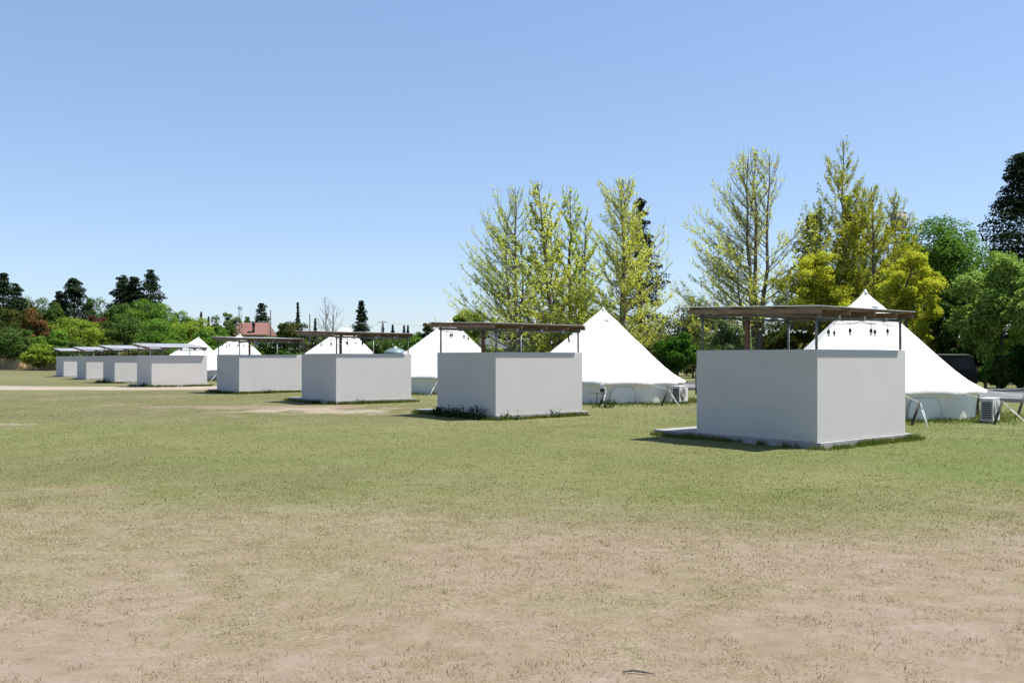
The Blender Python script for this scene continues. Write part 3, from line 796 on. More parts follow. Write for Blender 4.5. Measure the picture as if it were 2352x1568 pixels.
# ------------------------------------------------------------------ ginkgos and the trees on the right
GG = 'tall ginkgo trees in early leaf behind the tents'
branchy(1183, 432, 62, 158, 'ginkgo_green', 'tall sparse ginkgo at the left end of the group, with thin bare top', 1, stems=((0,0,1.0),(.10,.1,.72),(-.12,-.1,.86)), nb=88, leafd=.72, group=GG, asym=PI, lsize=.085)
branchy(1294, 418, 64, 130, 'ginkgo', 'ginkgo with forked trunk leaning left, second from the left of the group', 2, stems=((-.45,0,1.0),(-.2,.1,.8)), nb=78, leafd=.74, group=GG, lsize=.13, asym=PI)
branchy(1310, 432, 66, 112, 'ginkgo_green', 'slender upright ginkgo just right of the leaning one', 3, nb=72, leafd=.66, group=GG, lsize=.13, stems=((0,0,1.0),(.32,.1,.86)))
branchy(1431, 412, 62, 150, 'ginkgo', 'tall ginkgo in front of the dark fir, above the second tent', 4, nb=116, leafd=.95, group=GG, lsize=.085)
branchy(1738, 342, 62, 192, 'ginkgo', 'tall wide ginkgo with parallel stems, above the left part of the nearest roof', 5, stems=((-.10,0,.96),(0,.05,1.0),(.12,-.05,.97),(-.2,.1,.6)), nb=96, leafd=.72, group=GG, asym=PI, lsize=.085, envp=.68)
branchy(1937, 322, 62, 180, 'yellow', 'tallest ginkgo with dense yellow green lower crown, left of the nearest tent peak', 6, stems=((0,0,1.0),(.3,.1,.8),(-.3,0,.75)), nb=125, leafd=1.35, group=GG, lsize=.095, envp=.85)
branchy(2022, 430, 60, 110, 'yellow', 'shorter ginkgo with upright shoots beside the water tank', 7, stems=((-.2,0,1.0),(.3,0,.95)), nb=84, leafd=1.5, group=GG, lsize=.085)
broadleaf(2085, 545, 54, 92, 'yellow', 'dense bright yellow green tree right of the nearest tent peak', 21, npts=22000, size=.13, nl=100, basez=.6, lobe=(.10,.21), name='yellow_green_tree', low=-.95)
broadleaf(1890, 562, 60, 128, 'yellow', 'yellow green lower tree between the two tallest ginkgos', 22, npts=24000, size=.13, nl=100, basez=2.0, lobe=(.10,.21), name='yellow_green_tree', low=-.95)
broadleaf(2148, 480, 66, 128, 'mid', 'fresh green tree right of the water tank', 23, npts=44000, size=.165, nl=150, basez=1.0, lobe=(.14,.28), low=-.95)
broadleaf(2300, 552, 50, 128, 'light', 'broad pale green tree filling the right edge over the black van', 24, npts=35100, size=.15, nl=130, basez=.3, lobe=(.10,.21), low=-.95)
broadleaf(2195, 640, 54, 80, 'forest', 'darker green tree behind the black van', 25, npts=12150, size=.18, nl=70, basez=.8, lobe=(.10,.21), low=-.95)
broadleaf(2420, 600, 46, 110, 'light', 'pale green tree cut off by the right edge of the view', 26, npts=18900, size=.16, nl=90, basez=1.4, lobe=(.10,.21), low=-.95)
conifer(2356, 352, 70, 185, 'tall black green conifer at the right edge, highest tree there', 31, npts=36000, bare=.10, size=.22, ragged=.5, power=.66, tiers=170)
conifer(1470, 455, 78, 82, 'dark fir behind the ginkgo above the second tent', 32, npts=15000, bare=.08, size=.19, ragged=.7, leaf='dark', power=.72, tiers=130)
conifer(1947, 450, 80, 70, 'dark conifer hidden behind the tallest ginkgo', 33, npts=6000, size=.25, ragged=.5)
conifer(1866, 492, 82, 75, 'dark conifer between the two tallest ginkgos', 34, npts=6000, size=.25, ragged=.5, power=.6)
broadleaf(1556, 760, 58, 57, 'deep', 'round glossy deep green bush between the second tent and the nearest booth', 41, npts=16000, size=.13, nl=50, basez=.05, lobe=(.2,.34), name='round_bush', low=-.95)
broadleaf(1078, 692, 72, 46, 'lime', 'bright lime green tree above the third tent peak', 42, npts=6500, size=.19, nl=26, basez=.8)
broadleaf(1600, 690, 84, 75, 'thicket', 'dull green tree in the gap left of the nearest roof', 43, npts=6000, size=.2, nl=30, basez=.5)
broadleaf(1268, 716, 86, 70, 'thicket', 'dull green tree behind the grey roofed house', 44, npts=5000, size=.22, nl=26, basez=.5)
broadleaf(1675, 728, 58, 62, 'greygreen', 'pale green bush seen under the nearest roof, left of its timber post', 45, npts=8000, size=.14, nl=36, basez=.2, lobe=(.16,.3), name='bush')
broadleaf(1800, 735, 64, 95, 'darkolive', 'dark olive bush seen under the middle of the nearest roof', 46, npts=9000, size=.16, nl=36, basez=.1, name='bush')
broadleaf(1395, 742, 80, 75, 'thicket', 'dull thicket bush behind the peak of the second tent', 47, npts=5000, size=.2, nl=26, basez=.1, name='bush')
broadleaf(1490, 742, 76, 60, 'thicket', 'dull thicket bush left of the round glossy bush', 48, npts=6000, size=.18, nl=26, basez=.1, name='bush')
broadleaf(2264, 822, 46.5, 20, 'mid', 'small leafy bush at the tail of the black van', 49, npts=4000, size=.11, nl=18, basez=.05, name='bush', low=-.95)
broadleaf(2130, 760, 58, 60, 'darkolive', 'dark bush behind the roof of the black van', 50, npts=6000, size=.17, nl=26, basez=.1, name='bush', low=-.95)
broadleaf(2330, 800, 58, 50, 'deep', 'dark shaded bush under the pale tree at the right edge', 51, npts=6000, size=.16, nl=26, basez=.1, name='bush', low=-.95)
broadleaf(2000, 745, 70, 100, 'darkolive', 'dark bush behind the nearest tent', 52, npts=6000, size=.18, nl=26, basez=.1, name='bush', low=-.95)
broadleaf(2230, 770, 66, 80, 'darkolive', 'deeply shaded bush far behind the black van', 53, npts=6000, size=.2, nl=26, basez=.1, name='bush', low=-.95)
broadleaf(2400, 780, 70, 90, 'darkolive', 'deeply shaded bush beyond the right edge', 54, npts=6000, size=.2, nl=26, basez=.1, name='bush', low=-.95)

for j, (px_, py_, d_, hw_, lf_, lb_) in enumerate((
  (2185, 806, 51, 34, 'deep', 'dark bush just above the roof of the black van'),
  (2292, 812, 46.5, 30, 'darkolive', 'shaded bush right of the black van, behind the slack rope'),
  (2340, 790, 47.5, 36, 'deep', 'shaded bush at the right edge behind the slack rope'),
  (2395, 800, 46, 40, 'darkolive', 'shaded bush past the right edge behind the slack rope'),
  (2235, 780, 52, 50, 'deep', 'deep green bush in the shade behind the van'),
  (2120, 800, 60, 50, 'darkolive', 'shaded bush hidden behind the nearest tent slope'),
  (1592, 800, 76, 46, 'darkolive', 'shaded bush far behind the round glossy bush'),
  (1650, 796, 80, 50, 'forest', 'green bush beyond the road behind the nearest booth'),
  (1500, 800, 84, 50, 'darkolive', 'shaded bush beyond the road behind the second tent'))):
    broadleaf(px_, py_, d_, hw_, lf_, lb_, 400+j, npts=9000, size=.13, nl=44, basez=.02, name='bush', low=-.95, lobe=(.2,.34))
# ------------------------------------------------------------------ far woods at the left
FW = 'trees of the wood behind the far end of the row'
far = [
 ('c',  8, 627, 150, 34, None, 'dark cedar at the very left edge of the wood'),
 ('s', 38, 652, 158, 20, None, 'lower dark cedar beside the left edge one'),
 ('b', 80, 680, 168, 50, 'forest', 'green tree left of the slender tall cedars'),
 ('b', 18, 700, 140, 42, 'darkolive', 'dark olive tree low at the left edge'),
 ('b', 78, 709, 134, 33, 'orange', 'rust topped tree standing above the dry reeds'),
 ('s',137, 669, 162, 19, None, 'short slim cedar left of its taller twin'),
 ('s',170, 640, 160, 28, None, 'tall slim cedar left of centre of the wood, with pale trunk'),
 ('b',125, 700, 150, 38, 'forest', 'green tree under the two slim cedars'),
 ('b',222, 680, 165, 42, 'forest', 'dark green tree right of the slim cedars'),
 ('b',222, 712, 150, 24, 'red', 'small dull red tree in the middle of the wood'),
 ('s',284, 632, 166, 25, None, 'left one of the three tallest cedars, with pale trunk'),
 ('s',310, 636, 164, 21, None, 'middle one of the three tallest cedars'),
 ('c',346, 621, 162, 40, None, 'broad dark cedar, tallest on the left side of the view'),
 ('b',275, 690, 158, 45, 'forest', 'green tree below the three tallest cedars'),
 ('b',185, 729, 136, 62, 'lime', 'bright yellow green spreading tree behind the farthest booths'),
 ('b',345, 681, 150, 62, 'mid', 'light green domed tree in front of the broad dark cedar'),
 ('b',285, 722, 134, 50, 'forest', 'green tree behind the pale booth roofs'),
 ('b',365, 726, 130, 58, 'mid', 'green tree behind the farthest bell tent'),
 ('b',412, 712, 160, 42, 'mid', 'green tree right of the domed one'),
 ('b',440, 724, 142, 52, 'lime', 'light green tree above the farthest tent peak'),
 ('b',487, 748, 132, 48, 'mid', 'green tree between the farthest tent and the red roofed house'),
 ('b',505, 730, 170, 32, 'forest', 'darker tree left of the red roofed house'),
 ('b', 30, 745, 128, 52, 'forest', 'shaded green tree above the brush at the left edge'),
 ('b',125, 752, 126, 42, 'mid', 'green bushy tree just above the dry reeds'),
 ('b', 95, 790, 122, 42, 'lime', 'low light green bush at the edge of the dry reeds'),
 ('b',170, 782, 120, 45, 'forest', 'low green bush behind the farthest booth'),
 ('b',250, 785, 120, 48, 'darkolive', 'low dark bush behind the second farthest booth'),
 ('b',340, 788, 118, 60, 'thicket', 'low dull bush seen under the pale booth roofs'),
 ('b',430, 780, 118, 60, 'mid', 'low green bush behind the farthest tent'),
]
for i, (k, px, py, d, hw, lf, lab) in enumerate(far):
    if k == 'b': broadleaf(px, py-6, d, hw*1.18, lf, lab, 100+i, npts=9500, size=d*.00165, nl=44, group=FW, basez=.1 if py > 740 else hz(py, d)*.15, lobe=(.17,.32), low=-.6 if py < 740 else -.95)
    elif k == 's': sugi(px, py, d, hw, lab, 100+i, group=FW)
    else: conifer(px, py, d, hw*1.5, lab, 100+i, group=FW, npts=16000, ragged=.35, power=.6, bare=.1)

FM = 'trees beyond the middle tents'
mid = [
 ('c',462, 716, 210, 9, 'dark', 'tiny dark conifer left of the red roofed house'),
 ('c',479, 727, 210, 9, 'dark', 'tinier dark conifer next to the tiny one left of the house'),
 ('b',534, 705, 215, 28, 'greygreen', 'pale grey green tree rising behind the red roofed house'),
 ('b',575, 714, 220, 22, 'forest', 'green tree right behind the ridge of the red roofed house'),
 ('s',601, 697, 215, 17, 'dark', 'dark cedar at the right end of the red roofed house'),
 ('b',670, 717, 150, 41, 'darkolive', 'big round dark olive tree left of the bare tree'),
 ('c',684, 695, 190, 13, 'dark', 'small dark pine poking up behind the round olive tree'),
 ('c',724, 731, 200, 8, 'dark', 'tiny conifer just left of the bare tree'),
 ('c',830, 690, 150, 34, 'dark', 'layered dark conifer right of the fourth tent peak'),
 ('c',879, 742, 260, 9, 'dark', 'tiny conifer under the pole with a crossarm'),
 ('c',902, 746, 260, 10, 'dark', 'tiny pointed conifer right of the pole with a crossarm'),
 ('c',928, 748, 260, 8, 'dark', 'tiny conifer left one of the distant pair'),
 ('c',937, 747, 260, 8, 'dark', 'tiny conifer right one of the distant pair'),
 ('b',985, 726, 130, 26, 'darkolive', 'dark tree left of the third tent peak'),
 ('b',620, 770, 150, 40, 'mid', 'low green tree below the red roofed house'),
 ('b',730, 772, 150, 45, 'darkolive', 'low dark tree behind the fourth tent'),
 ('b',800, 768, 170, 50, 'forest', 'low green tree below the layered conifer'),
 ('b',880, 775, 140, 50, 'forest', 'low green tree right of the fourth tent'),
 ('b',960, 762, 130, 45, 'mid', 'green tree behind the left slope of the third tent'),
 ('b',560, 778, 150, 40, 'lime', 'low lime tree below the eaves of the red roofed house'),
 ('b',1030, 748, 120, 50, 'forest', 'green tree behind the peak of the third tent'),
 ('b',660, 800, 110, 40, 'deep', 'low deep green bush behind the fourth booth wall'),
 ('b',905, 796, 105, 35, 'darkolive', 'low dark bush beside the teal dome'),
 ('b',780, 765, 240, 60, 'forest', 'far low tree on the skyline left of the layered conifer'),
 ('b',920, 765, 240, 70, 'forest', 'far low tree on the skyline near the distant pair of conifers'),
 ('b',1110, 745, 110, 60, 'thicket', 'dull tree behind the right slope of the third tent'),
]
for i, (k, px, py, d, hw, lf, lab) in enumerate(mid):
    if k == 'b': broadleaf(px, py, d, hw, lf, lab, 200+i, npts=5500, size=d*.00175, nl=34, group=FM, basez=.1 if py > 740 else hz(py, d)*.15, lobe=(.18,.33), low=-.6)
    elif k == 's': sugi(px, py, d, hw, lab, 200+i, group=FM, npts=3000, bare=.3)
    else: conifer(px, py, d, hw, lab, 200+i, group=FM, npts=1500 if hw < 20 else 5200, ragged=.55, power=.8, size=d*.0021)
# bare tree
branchy(752, 683, 120, 40, 'brush', 'bare leafless tree with fine pale twigs behind the third booth', 61, nb=34, leafd=.03, name='bare_tree', lsize=.12, r0=.11, wide=1.25, stems=((-.12,0,1.0),(.3,.1,.9)), updeg=(30,62))
branchy(548, 702, 160, 20, 'greygreen', 'spindly half bare tree beside the red roofed house', 62, nb=40, leafd=.3, name='bare_tree', lsize=.2, r0=.1, stems=((.1,0,1.0),))

# beyond everything: a continuous wood on the horizon (reads as one mass)
rng = np.random.RandomState(5); P_ = []; Vv = []
n = 110000; xs = rng.uniform(-330, 330, n); hh = 7.5 + 5*fbm(xs+400, xs*0, 30) ; zz = hh*rng.rand(n)**.6; ys = 330 + 25*rng.rand(n) + (hh-zz)*-1.5
V, Fq, v = rhombs(np.stack([xs, ys, zz], 1), rng.randn(n, 3)+[0,-.4,.6], 1.15, rng, .7)
o = np_mesh('distant_wood', V, Fq, L['forest'], None, {'v': v}); tag(o, 'low dark green belt of distant woodland along the horizon', 'woodland', kind='stuff')

# ------------------------------------------------------------------ buildings
def house(px0, px1, d, py_ridge, py_eave, roofm, label, depth=8, winrows=1):
    x0, x1 = at(px0, d), at(px1, d); W_ = x1-x0; zr, ze = hz(py_ridge, d), hz(py_eave, d)
    r = empty('house', ((x0+x1)/2, d, 0)); w = W_/2
    MB().box(-w*.93, w*.93, .5, depth-.5, 0, ze+.05).build('wall', M['housewall'], r)
    roof = MB(); rin = w*.82
    roof.add([(-w,0,ze),(w,0,ze),(w,depth,ze),(-w,depth,ze),(-rin,depth/2,zr),(rin,depth/2,zr),(-w,0,ze-.15),(w,0,ze-.15),(w,depth,ze-.15),(-w,depth,ze-.15)],
             [(0,1,5,4),(1,2,5),(2,3,4,5),(3,0,4),(0,6,7,1),(1,7,8,2),(2,8,9,3),(3,9,6,0),(9,8,7,6)])
    ro = roof.build('roof', roofm, r)
    n_ = max(2, int(W_/2.4))
    for k in range(n_):
        cx = -w*.8 + (k+.5)*w*1.6/n_
        for zc in ([ze-1.2] if winrows == 1 else [ze-1.2, ze-3.9]):
            fr = MB().box(cx-.65, cx+.65, .44, .52, zc-.55, zc+.55).build('window', M['white'], r)
            MB().box(cx-.58, cx+.58, .425, .445, zc-.48, zc+.48).build('pane', M['glass'], fr)
    return tag(r, label, 'house'), ro, zr, ze
hr, ro, zr, ze = house(531, 613, 190, 739, 768.5, M['roofred'], 'distant house with a dull red roof and a round flue, behind the fifth tent', 8, 2)
MB().tube([(.7,.9,ze-.6),(.7,.9,zr+.15)], .25, 10).tube([(.7,.9,zr-.9),(.7,.9,zr+.2)], .33, 10).build('chimney', M['black'], ro)
house(1075, 1330, 92, 757, 800, M['roofgrey'], 'long low house with a dark grey tiled roof behind the second booth', 12, 1)

# water tank on its tower
d = 88; r = empty('water_tower', (at(2063.5, d), d, 0)); zt, zb = hz(487, d), hz(524, d); R_ = 17/F*d
MB().lathe([(.001,zb),(R_,zb),(R_,zt-.1),(.001,zt-.1)], 28).build('tank', M['tank'], r)
MB().lathe([(.001,zt+.05),(R_*.6,zt+.03),(R_*1.04,zt-.05),(R_*1.04,zt-.12),(.001,zt-.12)], 28).build('lid', M['white'], r)
MB().box(-.9,.9,-.9,.9,zb-.2,zb-.01).build('platform', M['concrete'], r)
for sx in (-1,1):
    for sy in (-1,1): MB().tube([(sx*.9,sy*.9,-.1),(sx*.7,sy*.7,zb-.25)], .09, 8).build('leg', M['poleconc'], r)
MB().tube([(R_-.1,0,zt-.15),(R_+.35,0,zt-.15),(R_+.35,0,zb-2)], .04, 6).build('pipe', M['poleconc'], r)
tag(r, 'beige cylindrical water tank with white lid on a tower above the trees', 'water tower')
d = 90; MBo = MB().tube([(0,0,-.1),(0,0,hz(500,d))], [.05,.02], 6).build('antenna_mast', M['poleconc']); MBo.location = (at(2195, d), d, 0)
tag(MBo, 'thin grey mast rising above the green trees right of the water tank', 'mast')
d = 74; r = empty('teal_dome', (at(908, d), d, 0)); zt = hz(799, d); R_ = .95  # unidentified dome, given a tank-like body
MB().lathe([(R_,-.05),(R_,zt-.5),(R_*1.02,zt-.45),(R_*.93,zt-.3),(R_*.7,zt-.13),(R_*.35,zt-.03),(.01,zt)], 28).build('body', M['teal'], r)
MB().lathe([(.001,zt+.13),(.13,zt+.12),(.15,zt-.02)], 12).build('cap', M['white'], r)
tag(r, 'pale teal dome with a white cap left of the third tent', 'tank')

# ------------------------------------------------------------------ poles and wires
def upole(px, py, d, rad, mat, label, arm=False, name='utility_pole'):
    H = hz(py, d); r = empty(name, (at(px, d), d, 0))
    MB().tube([(0,0,-.2),(0,0,H)], [rad*1.1, rad*.8], 10).build('pole', mat, r)
    if arm:
        MB().box(-.95,.95,-.06,.06,H-.35,H-.25).build('crossarm', M['steel'], r)
        for u in (-.85,-.4,.4,.85): MB().lathe([(.04,H-.25),(.06,H-.18),(.03,H-.1),(.01,H-.08)], 8, Matrix.Translation((u,0,0))).build('insulator', M['white'], r)
    else:
        MB().tube([(0,0,H-.02),(0,0,H+.06)], rad*.9, 8).build('cap', M['steel'], r)
    return tag(r, label, 'pole', 'poles beyond the middle tents')
pp = [(621.4,713,150,.13,M['poleconc'],'dark pole right of the red roofed house',False),
      (711.5,722,150,.13,M['poleconc'],'dark pole between the round olive tree and the bare tree',False),
      (765.6,722.5,150,.13,M['poleconc'],'dark pole just right of the bare tree trunk',False),
      (878.3,736,190,.13,M['poleconc'],'utility pole with a crossarm right of the layered conifer',True)]
for a_ in pp: upole(*a_)
def wire(p, q, sag, label, rad=.02):
    p = Vector(p); q = Vector(q); pts = []
    for j in range(17): u = j/16; v = p.lerp(q, u); v.z -= sag*4*u*(1-u); pts.append(v-p)
    o = MB().tube(pts, rad, 4).build('wire', M['poleconc']); o.location = p; tag(o, label, 'wire', 'wires between the far poles')
A_ = lambda i, dz=0: (at(pp[i][0], pp[i][2]), pp[i][2], hz(pp[i][1], pp[i][2])-dz)
wire(A_(0,3.2), A_(1,2.6), .5, 'wire running right from the pole by the red roofed house')
wire(A_(1,2.0), A_(2,2.0), .3, 'short wire crossing behind the bare tree')
wire(A_(2,1.4), A_(3,.4), .8, 'wire running up to the pole with a crossarm')
wire(A_(3,.3), (at(1100,200), 200, 10), 1.0, 'wire running right from the pole with a crossarm')

# ------------------------------------------------------------------ black van
def van(loc, rz):
    r = empty('parked_van', loc, rz)      # x = length, front at -x, rear at +x
    Lh, Hh, Wd = 4.7, 1.86, 1.72
    side = [(0,.35),(0,.95),(.10,1.12),(.55,1.25),(1.05,1.74),(1.30,1.82),(1.8,Hh),(4.25,Hh),(4.50,1.80),(4.62,1.2),(4.70,.85),(4.70,.35)]
    side = [(a-Lh, b) for a, b in side]
    vs = []; n = len(side)
    for yy, ins in ((0,.10),(.06,.0),(Wd-.06,.0),(Wd,.10)):
        for (xx, zz) in side:
            k = max(0, (zz-.95)/.9); yo = .16*k
            if ins: zz2 = zz - .05*(zz > 1.5)
            else: zz2 = zz
            yv = yy + (yo if yy < Wd/2 else -yo); vs.append((xx*(1-.004*(ins > 0)), yv, zz2))
    fs = [(k*n+i, k*n+(i+1)%n, (k+1)*n+(i+1)%n, (k+1)*n+i) for k in range(3) for i in range(n)]
    fs += [tuple(reversed(range(n))), tuple(3*n+i for i in range(n))]
    MB().add(vs, fs).build('body', M['carblack'], r, .02)
    for (a, b) in ((-3.55,-2.75),(-2.65,-1.55),(-1.45,-.35)):
        yo = lambda zz: .16*max(0, (zz-.95)/.9) - .006
        MB().add([(a,yo(1.08),1.08),(b,yo(1.08),1.08),(b-.05,yo(1.6),1.6),(a+(.35 if a < -3.5 else .03),yo(1.6),1.6)], [(0,1,2,3)]).build('window', M['carglass'], r)
    MB().add([(-.055,.25,1.15),(-.055,Wd-.25,1.15),(-.155,Wd-.32,1.68),(-.155,.32,1.68)], [(0,1,2,3)]).build('rear_window', M['carglass'], r)
    for s_ in (.04, Wd-.22): MB().box(-.045, .008, s_+.02, s_+.18, .9, 1.25).build('tail_light', simple('tail_lamp', C(.10,.005,.005), None, 3, .2), r)
    MB().box(-.02,.05,.15,Wd-.15,.38,.58).build('bumper', M['carblack'], r, .02)
    for xx in (-3.85, -.85):
        for yy in (-.01, Wd-.19):
            Mx = Matrix.Translation((xx, yy, .31)) @ Matrix.Rotation(-PI/2, 4, 'X')
            w_ = MB().lathe([(.20,0),(.30,0),(.315,.03),(.315,.17),(.30,.20),(.20,.20)], 22, Mx).build('wheel', M['tyre'], r)
            MB().lathe([(.001,.03),(.06,.02),(.20,.045),(.205,.16),(.001,.17)], 22, Mx).build('rim', M['steel'], w_)
    return tag(r, 'black van parked across the road behind the right slope of the nearest tent', 'van')
d = 45.5; van((at(2246, d), d, 0.05), math.radians(4))

# rope barrier along the road
bp0 = Vector((at(2100, 36.5), 36.5, 0)); bp1 = Vector((at(2480, 33.5), 33.5, 0))
for p, lb in ((bp0, 'short wooden post hidden behind the nearest tent'), (bp1, 'short wooden post just past the right edge')):
    pass
r = empty('rope_barrier', bp0)
for p in (bp0, bp1): MB().tube([p-bp0+Vector((0,0,-.2)), p-bp0+Vector((0,0,.85))], .04, 8).build('post', M['stake'], r)
pts = [ (bp1-bp0)*u + Vector((0,0,.80-.32*4*u*(1-u))) for u in np.linspace(0,1,21)]
MB().tube(pts, .011, 6).build('rope', M['rope'], r); tag(r, 'slack pale rope barrier along the road at the right edge', 'rope barrier')
# tall thin fence post right of second tent
p = P2(1599, 905); o = MB().tube([(0,0,-.2),(0,0,1.25)], .045, 8).build('wooden_post', M['stake']); o.location = (p.x, p.y, 0)
tag(o, 'thin upright wooden post just behind the second tent and its air conditioner', 'post')

# ------------------------------------------------------------------ reeds and brush at far left
def blades(name, pos, hgt, wid, lean, rng, mat, label=None, cat=None, vbias=None, flat=0.0, parent=None, arch=0.0):
    n = len(pos); a = rng.rand(n)*2*PI; wv = np.stack([np.cos(a), np.sin(a), np.zeros(n)], 1)*(wid*(.6+.8*rng.rand(n)))[:, None]*.5
    la = rng.rand(n)*2*PI; lm = lean*np.abs(flat + (1-flat*.6)*rng.randn(n)); h = hgt*(.5+rng.rand(n))
    tip = np.stack([np.cos(la)*lm*h, np.sin(la)*lm*h, h*np.clip(1-lm*.35, .12, 1)], 1)
    midp = tip*np.array([.4,.4,.6]); midp[:, 2] += arch*h; 
    V = np.stack([pos-wv, pos+wv, pos+midp+wv*.7, pos+midp-wv*.7, pos+tip], 1).reshape(-1, 3)
    b = np.arange(n)*5
    F1 = np.stack([b, b+1, b+2, b+3], 1); F2 = np.stack([b+3, b+2, b+4, b+4], 1)
    tri = np.concatenate([np.stack([b,b+1,b+2],1), np.stack([b,b+2,b+3],1), np.stack([b+3,b+2,b+4],1)])
    v = np.clip((rng.rand(n) if vbias is None else vbias + rng.randn(n)*.25), 0, 1)
    o = np_mesh(name, V, tri, mat, parent, {'v': np.repeat(v, 5)}, 3)
    if label: tag(o, label, cat, kind='stuff')
    return o
rng = np.random.RandomState(77)
n = 16000; px = rng.uniform(-60, 145, n); d = rng.uniform(125, 138, n) + (145-px)*.02
blades('dry_reeds', np.stack([at(px, d), d, d*0], 1), 1.3*(1-sst(90,150,px)*.6), .10, .3, rng, L['reed'], 'pale dry reeds along the foot of the wood at the left edge', 'reeds')
n = 14000; px = rng.uniform(-80, 560, n); d = rng.uniform(134, 148, n)
blades('brush', np.stack([at(px, d), d, d*0], 1), 2.0+.9*fbm(px, px*0, 40), .14, .25, rng, L['brush'], 'brown olive brush in front of the wood', 'brush')

# ------------------------------------------------------------------ grass
def zat(x_, y_):
    nr = sst(60, 30, np.abs(x_))*sst(90, 60, y_)
    return ((fbm(x_, y_, .9)-.5)*.035 + (fbm(x_, y_, 5)-.5)*.05 - .01)*nr + dip(x_, y_)
BC = [(at(px, d), d) for px, d in corners]
def outside(x_, y_, m=0.0, tents_too=True):
    ok = np.ones(len(x_), bool); c, s = math.cos(UA), math.sin(UA)
    for bx, by in BC:
        u = (x_-bx)*c + (y_-by)*s; v = -(x_-bx)*s + (y_-by)*c
        ok &= ~((u > -.035-m) & (u < BW+.17+m) & (v > -.09-m) & (v < BL+1.2+m))
    if tents_too:
        for o, loc, sc in tinfo: ok &= (x_-loc.x)**2+(y_-loc.y)**2 > (TWR*sc+.05)**2
    return ok
def frustum(rng, n, d0, d1, k=.62):
    d = np.sqrt(rng.uniform(d0**2, d1**2, n)); return rng.uniform(-k, k, n)*d, d
rng = np.random.RandomState(3)
# short green turf
n = 330000; y_ = np.exp(rng.uniform(math.log(5.5), math.log(55), n)); x_ = rng.uniform(-.62, .62, n)*y_; g_, s_ = zones(x_, y_)
k = (rng.rand(len(x_)) < g_*1.1*sst(55, 30, y_)*(.25+1.2*fbm(x_+5, y_, .45, 3))) & outside(x_, y_); x_, y_ = x_[k], y_[k]
vb = np.clip(.5 + (fbm(x_, y_, 1.7)-.5)*2.2 + .15*sst(8, -8, x_) - .7*lushz(x_, y_), 0, 1)
blades('grass', np.stack([x_, y_, zat(x_, y_)-.005], 1), .019+.00035*y_, .0035+.00042*y_, 1.0, rng, L['grass'], 'short patchy green grass across the middle of the field', 'grass', vb, flat=.6)
# dry straw
x_, y_ = frustum(rng, 560000, 4.2, 14.5); g_, s_ = zones(x_, y_)
cl = fbm(x_, y_, .32, 3)
k = (rng.rand(len(x_)) < np.clip((s_*.42 + .26)*(.08 + 1.1*sst(.42, .66, cl + .10*s_))*sst(14.5, 8.5, y_)*(1-.85*g_), 0, 1)) & outside(x_, y_); x_, y_ = x_[k], y_[k]
blades('dry_straw', np.stack([x_, y_, zat(x_, y_)-.002], 1), .0125+.0005*y_, .0024+.00028*y_, 2.4, rng, L['straw'], 'dry pale straw lying in tufts over the bare foreground soil', 'dry grass', flat=1.0, arch=.4)
# scattered darker short tufts in foreground
cx_, cy_ = frustum(rng, 1500, 4.4, 12); m_ = 13
x_ = np.repeat(cx_, m_)+rng.randn(1500*m_)*.06; y_ = np.repeat(cy_, m_)+rng.randn(1500*m_)*.045
blades('olive_tufts', np.stack([x_, y_, zat(x_, y_)-.002], 1), .022, .0035, 1.9, rng, L['olive'], 'small olive tufts dotted over the foreground soil', 'grass', flat=.8, arch=.4)
# taller grass round tents and booths
X_, Y_ = [], []
for o, loc, sc in tinfo[:5]:
    n = 9000; a = rng.rand(n)*2*PI; r_ = TWR*sc + np.abs(rng.randn(n))*.75; X_.append(loc.x+np.cos(a)*r_); Y_.append(loc.y+np.sin(a)*r_)
for bi, (bx, by) in enumerate(BC[:6]):
    n = 4200; u = rng.uniform(-.1, BW+.25, n); v = -.10-np.abs(rng.randn(n))*.10; kk = rng.rand(n) < .4
    u2 = -.045-np.abs(rng.randn(n))*.10; v2 = rng.uniform(-.1, BL+1.2, n); u = np.where(kk, u2, u); v = np.where(kk, v2, v)
    X_.append(bx+u*math.cos(UA)-v*math.sin(UA)); Y_.append(by+u*math.sin(UA)+v*math.cos(UA))
x_ = np.concatenate(X_); y_ = np.concatenate(Y_); k = outside(x_, y_) & (fbm(x_, y_, .5) > .40); x_, y_ = x_[k], y_[k]
blades('tall_grass', np.stack([x_, y_, zat(x_, y_)], 1), .10*(.4+1.2*fbm(x_, y_, .8)), .004+.0004*y_, .5, rng, L['tallgrass'], 'longer grass growing round the tents and along the booth slabs', 'grass')
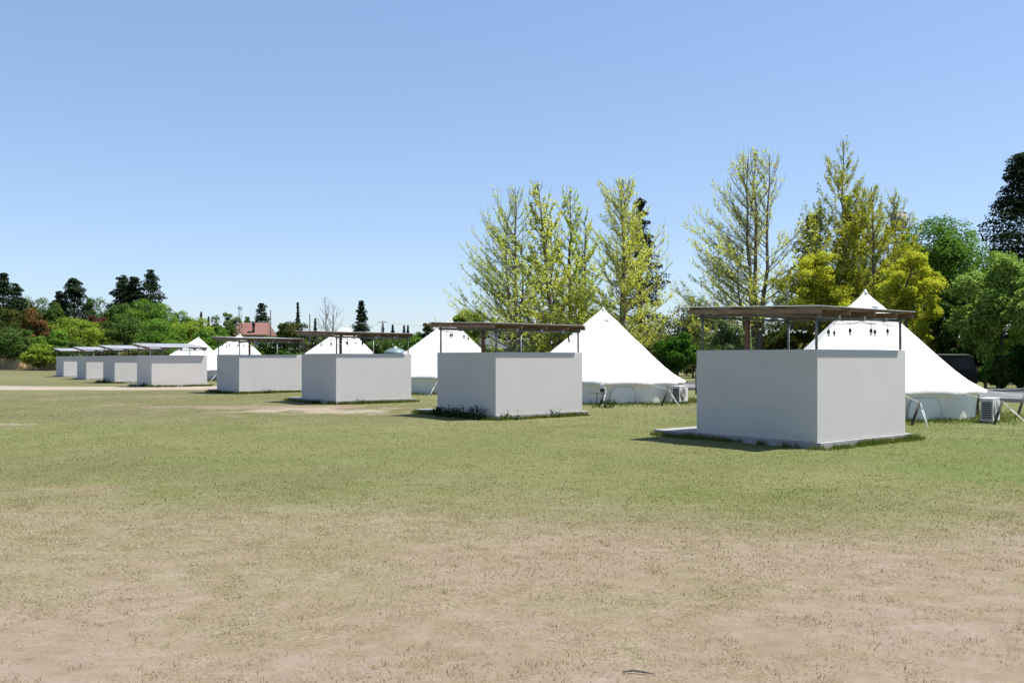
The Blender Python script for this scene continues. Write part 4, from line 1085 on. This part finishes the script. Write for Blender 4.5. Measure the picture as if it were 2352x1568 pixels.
# weeds (leafy clumps)
def weed(x0, y0, h, w, label, seed, n=260):
    rng = np.random.RandomState(seed); r = empty('weed_clump', (x0, y0, float(zat(np.array([x0]), np.array([y0]))[0])-.01)); st = MB(); P_ = []
    for k in range(14):
        a = rng.rand()*2*PI; q = Vector((math.cos(a)*w*rng.rand(), math.sin(a)*w*.5*rng.rand(), 0)); tp = q*1.3+Vector((0,0,h*rng.uniform(.5,1)))
        st.tube([q, tp], [.004,.002], 4); m = n//14; u = rng.rand(m, 1); P_.append(np.array(q)+(np.array(tp)-np.array(q))*u+rng.randn(m,3)*.035)
    st.build('stems', L['weed'], r, fixn=False); V, Fq, v = rhombs(np.concatenate(P_), rng.randn(len(P_)*(n//14),3)+[0,0,.5], .055, rng, .55)
    np_mesh('leaves', V, Fq, L['weed'], r, {'v': v}); return tag(r, label, 'weed', 'leafy weeds at the booth walls')
def bl(i, u, v): bx, by = BC[i]; return bx+u*math.cos(UA)-v*math.sin(UA), by+u*math.sin(UA)+v*math.cos(UA)
wl = ['far end', 'left third', 'middle', 'right third']
for j, (v_, h) in enumerate(((2.6,.30),(1.9,.36),(1.25,.30),(.55,.42))):
    x0, y0 = bl(1, -.22, v_); weed(x0, y0, h, .38, f'dark leafy weeds at the {wl[j]} of the shaded wall of the second booth', 300+j, 420)
for j, (i, v_, h, lb) in enumerate(((2,1.2,.14,'low dark weeds at the shaded wall of the third booth'),(3,2.2,.14,'dark weeds at the shaded wall of the fourth booth'),(5,1.4,.4,'dark weeds at the shaded wall of the sixth booth'),(4,.9,.25,'dark weeds at the shaded wall of the booth behind the dirt track'))):
    x0, y0 = bl(i, -.2, v_); weed(x0, y0, h, .4, lb, 320+j)
for j, (i, u_, lb) in enumerate(((1,.25,'green weeds at the near corner of the second booth'),(1,2.0,'green weeds under the lit wall of the second booth'),(2,1.0,'green weeds under the lit wall of the third booth'),(3,1.3,'green weeds under the lit wall of the fourth booth'))):
    x0, y0 = bl(i, u_, -.17); weed(x0, y0, .2, .3, lb, 340+j, 160)
p = P2(1395, 934); weed(p.x, p.y, .35, .5, 'dark weeds at the wall of the second tent beside the socket box', 360, 420)

# fallen twig in the foreground
p = P2(1467, 1533); o = MB().tube([(-.09,.0,.012),(-.03,.01,.016),(.03,-.01,.014),(.09,-.03,.010)], [.003,.006,.006,.002], 6).build('fallen_twig', M['bark'])
o.location = (p.x, p.y, float(zat(np.array([p.x]), np.array([p.y]))[0])); tag(o, 'short dark fallen twig on the foreground soil right of centre', 'twig')
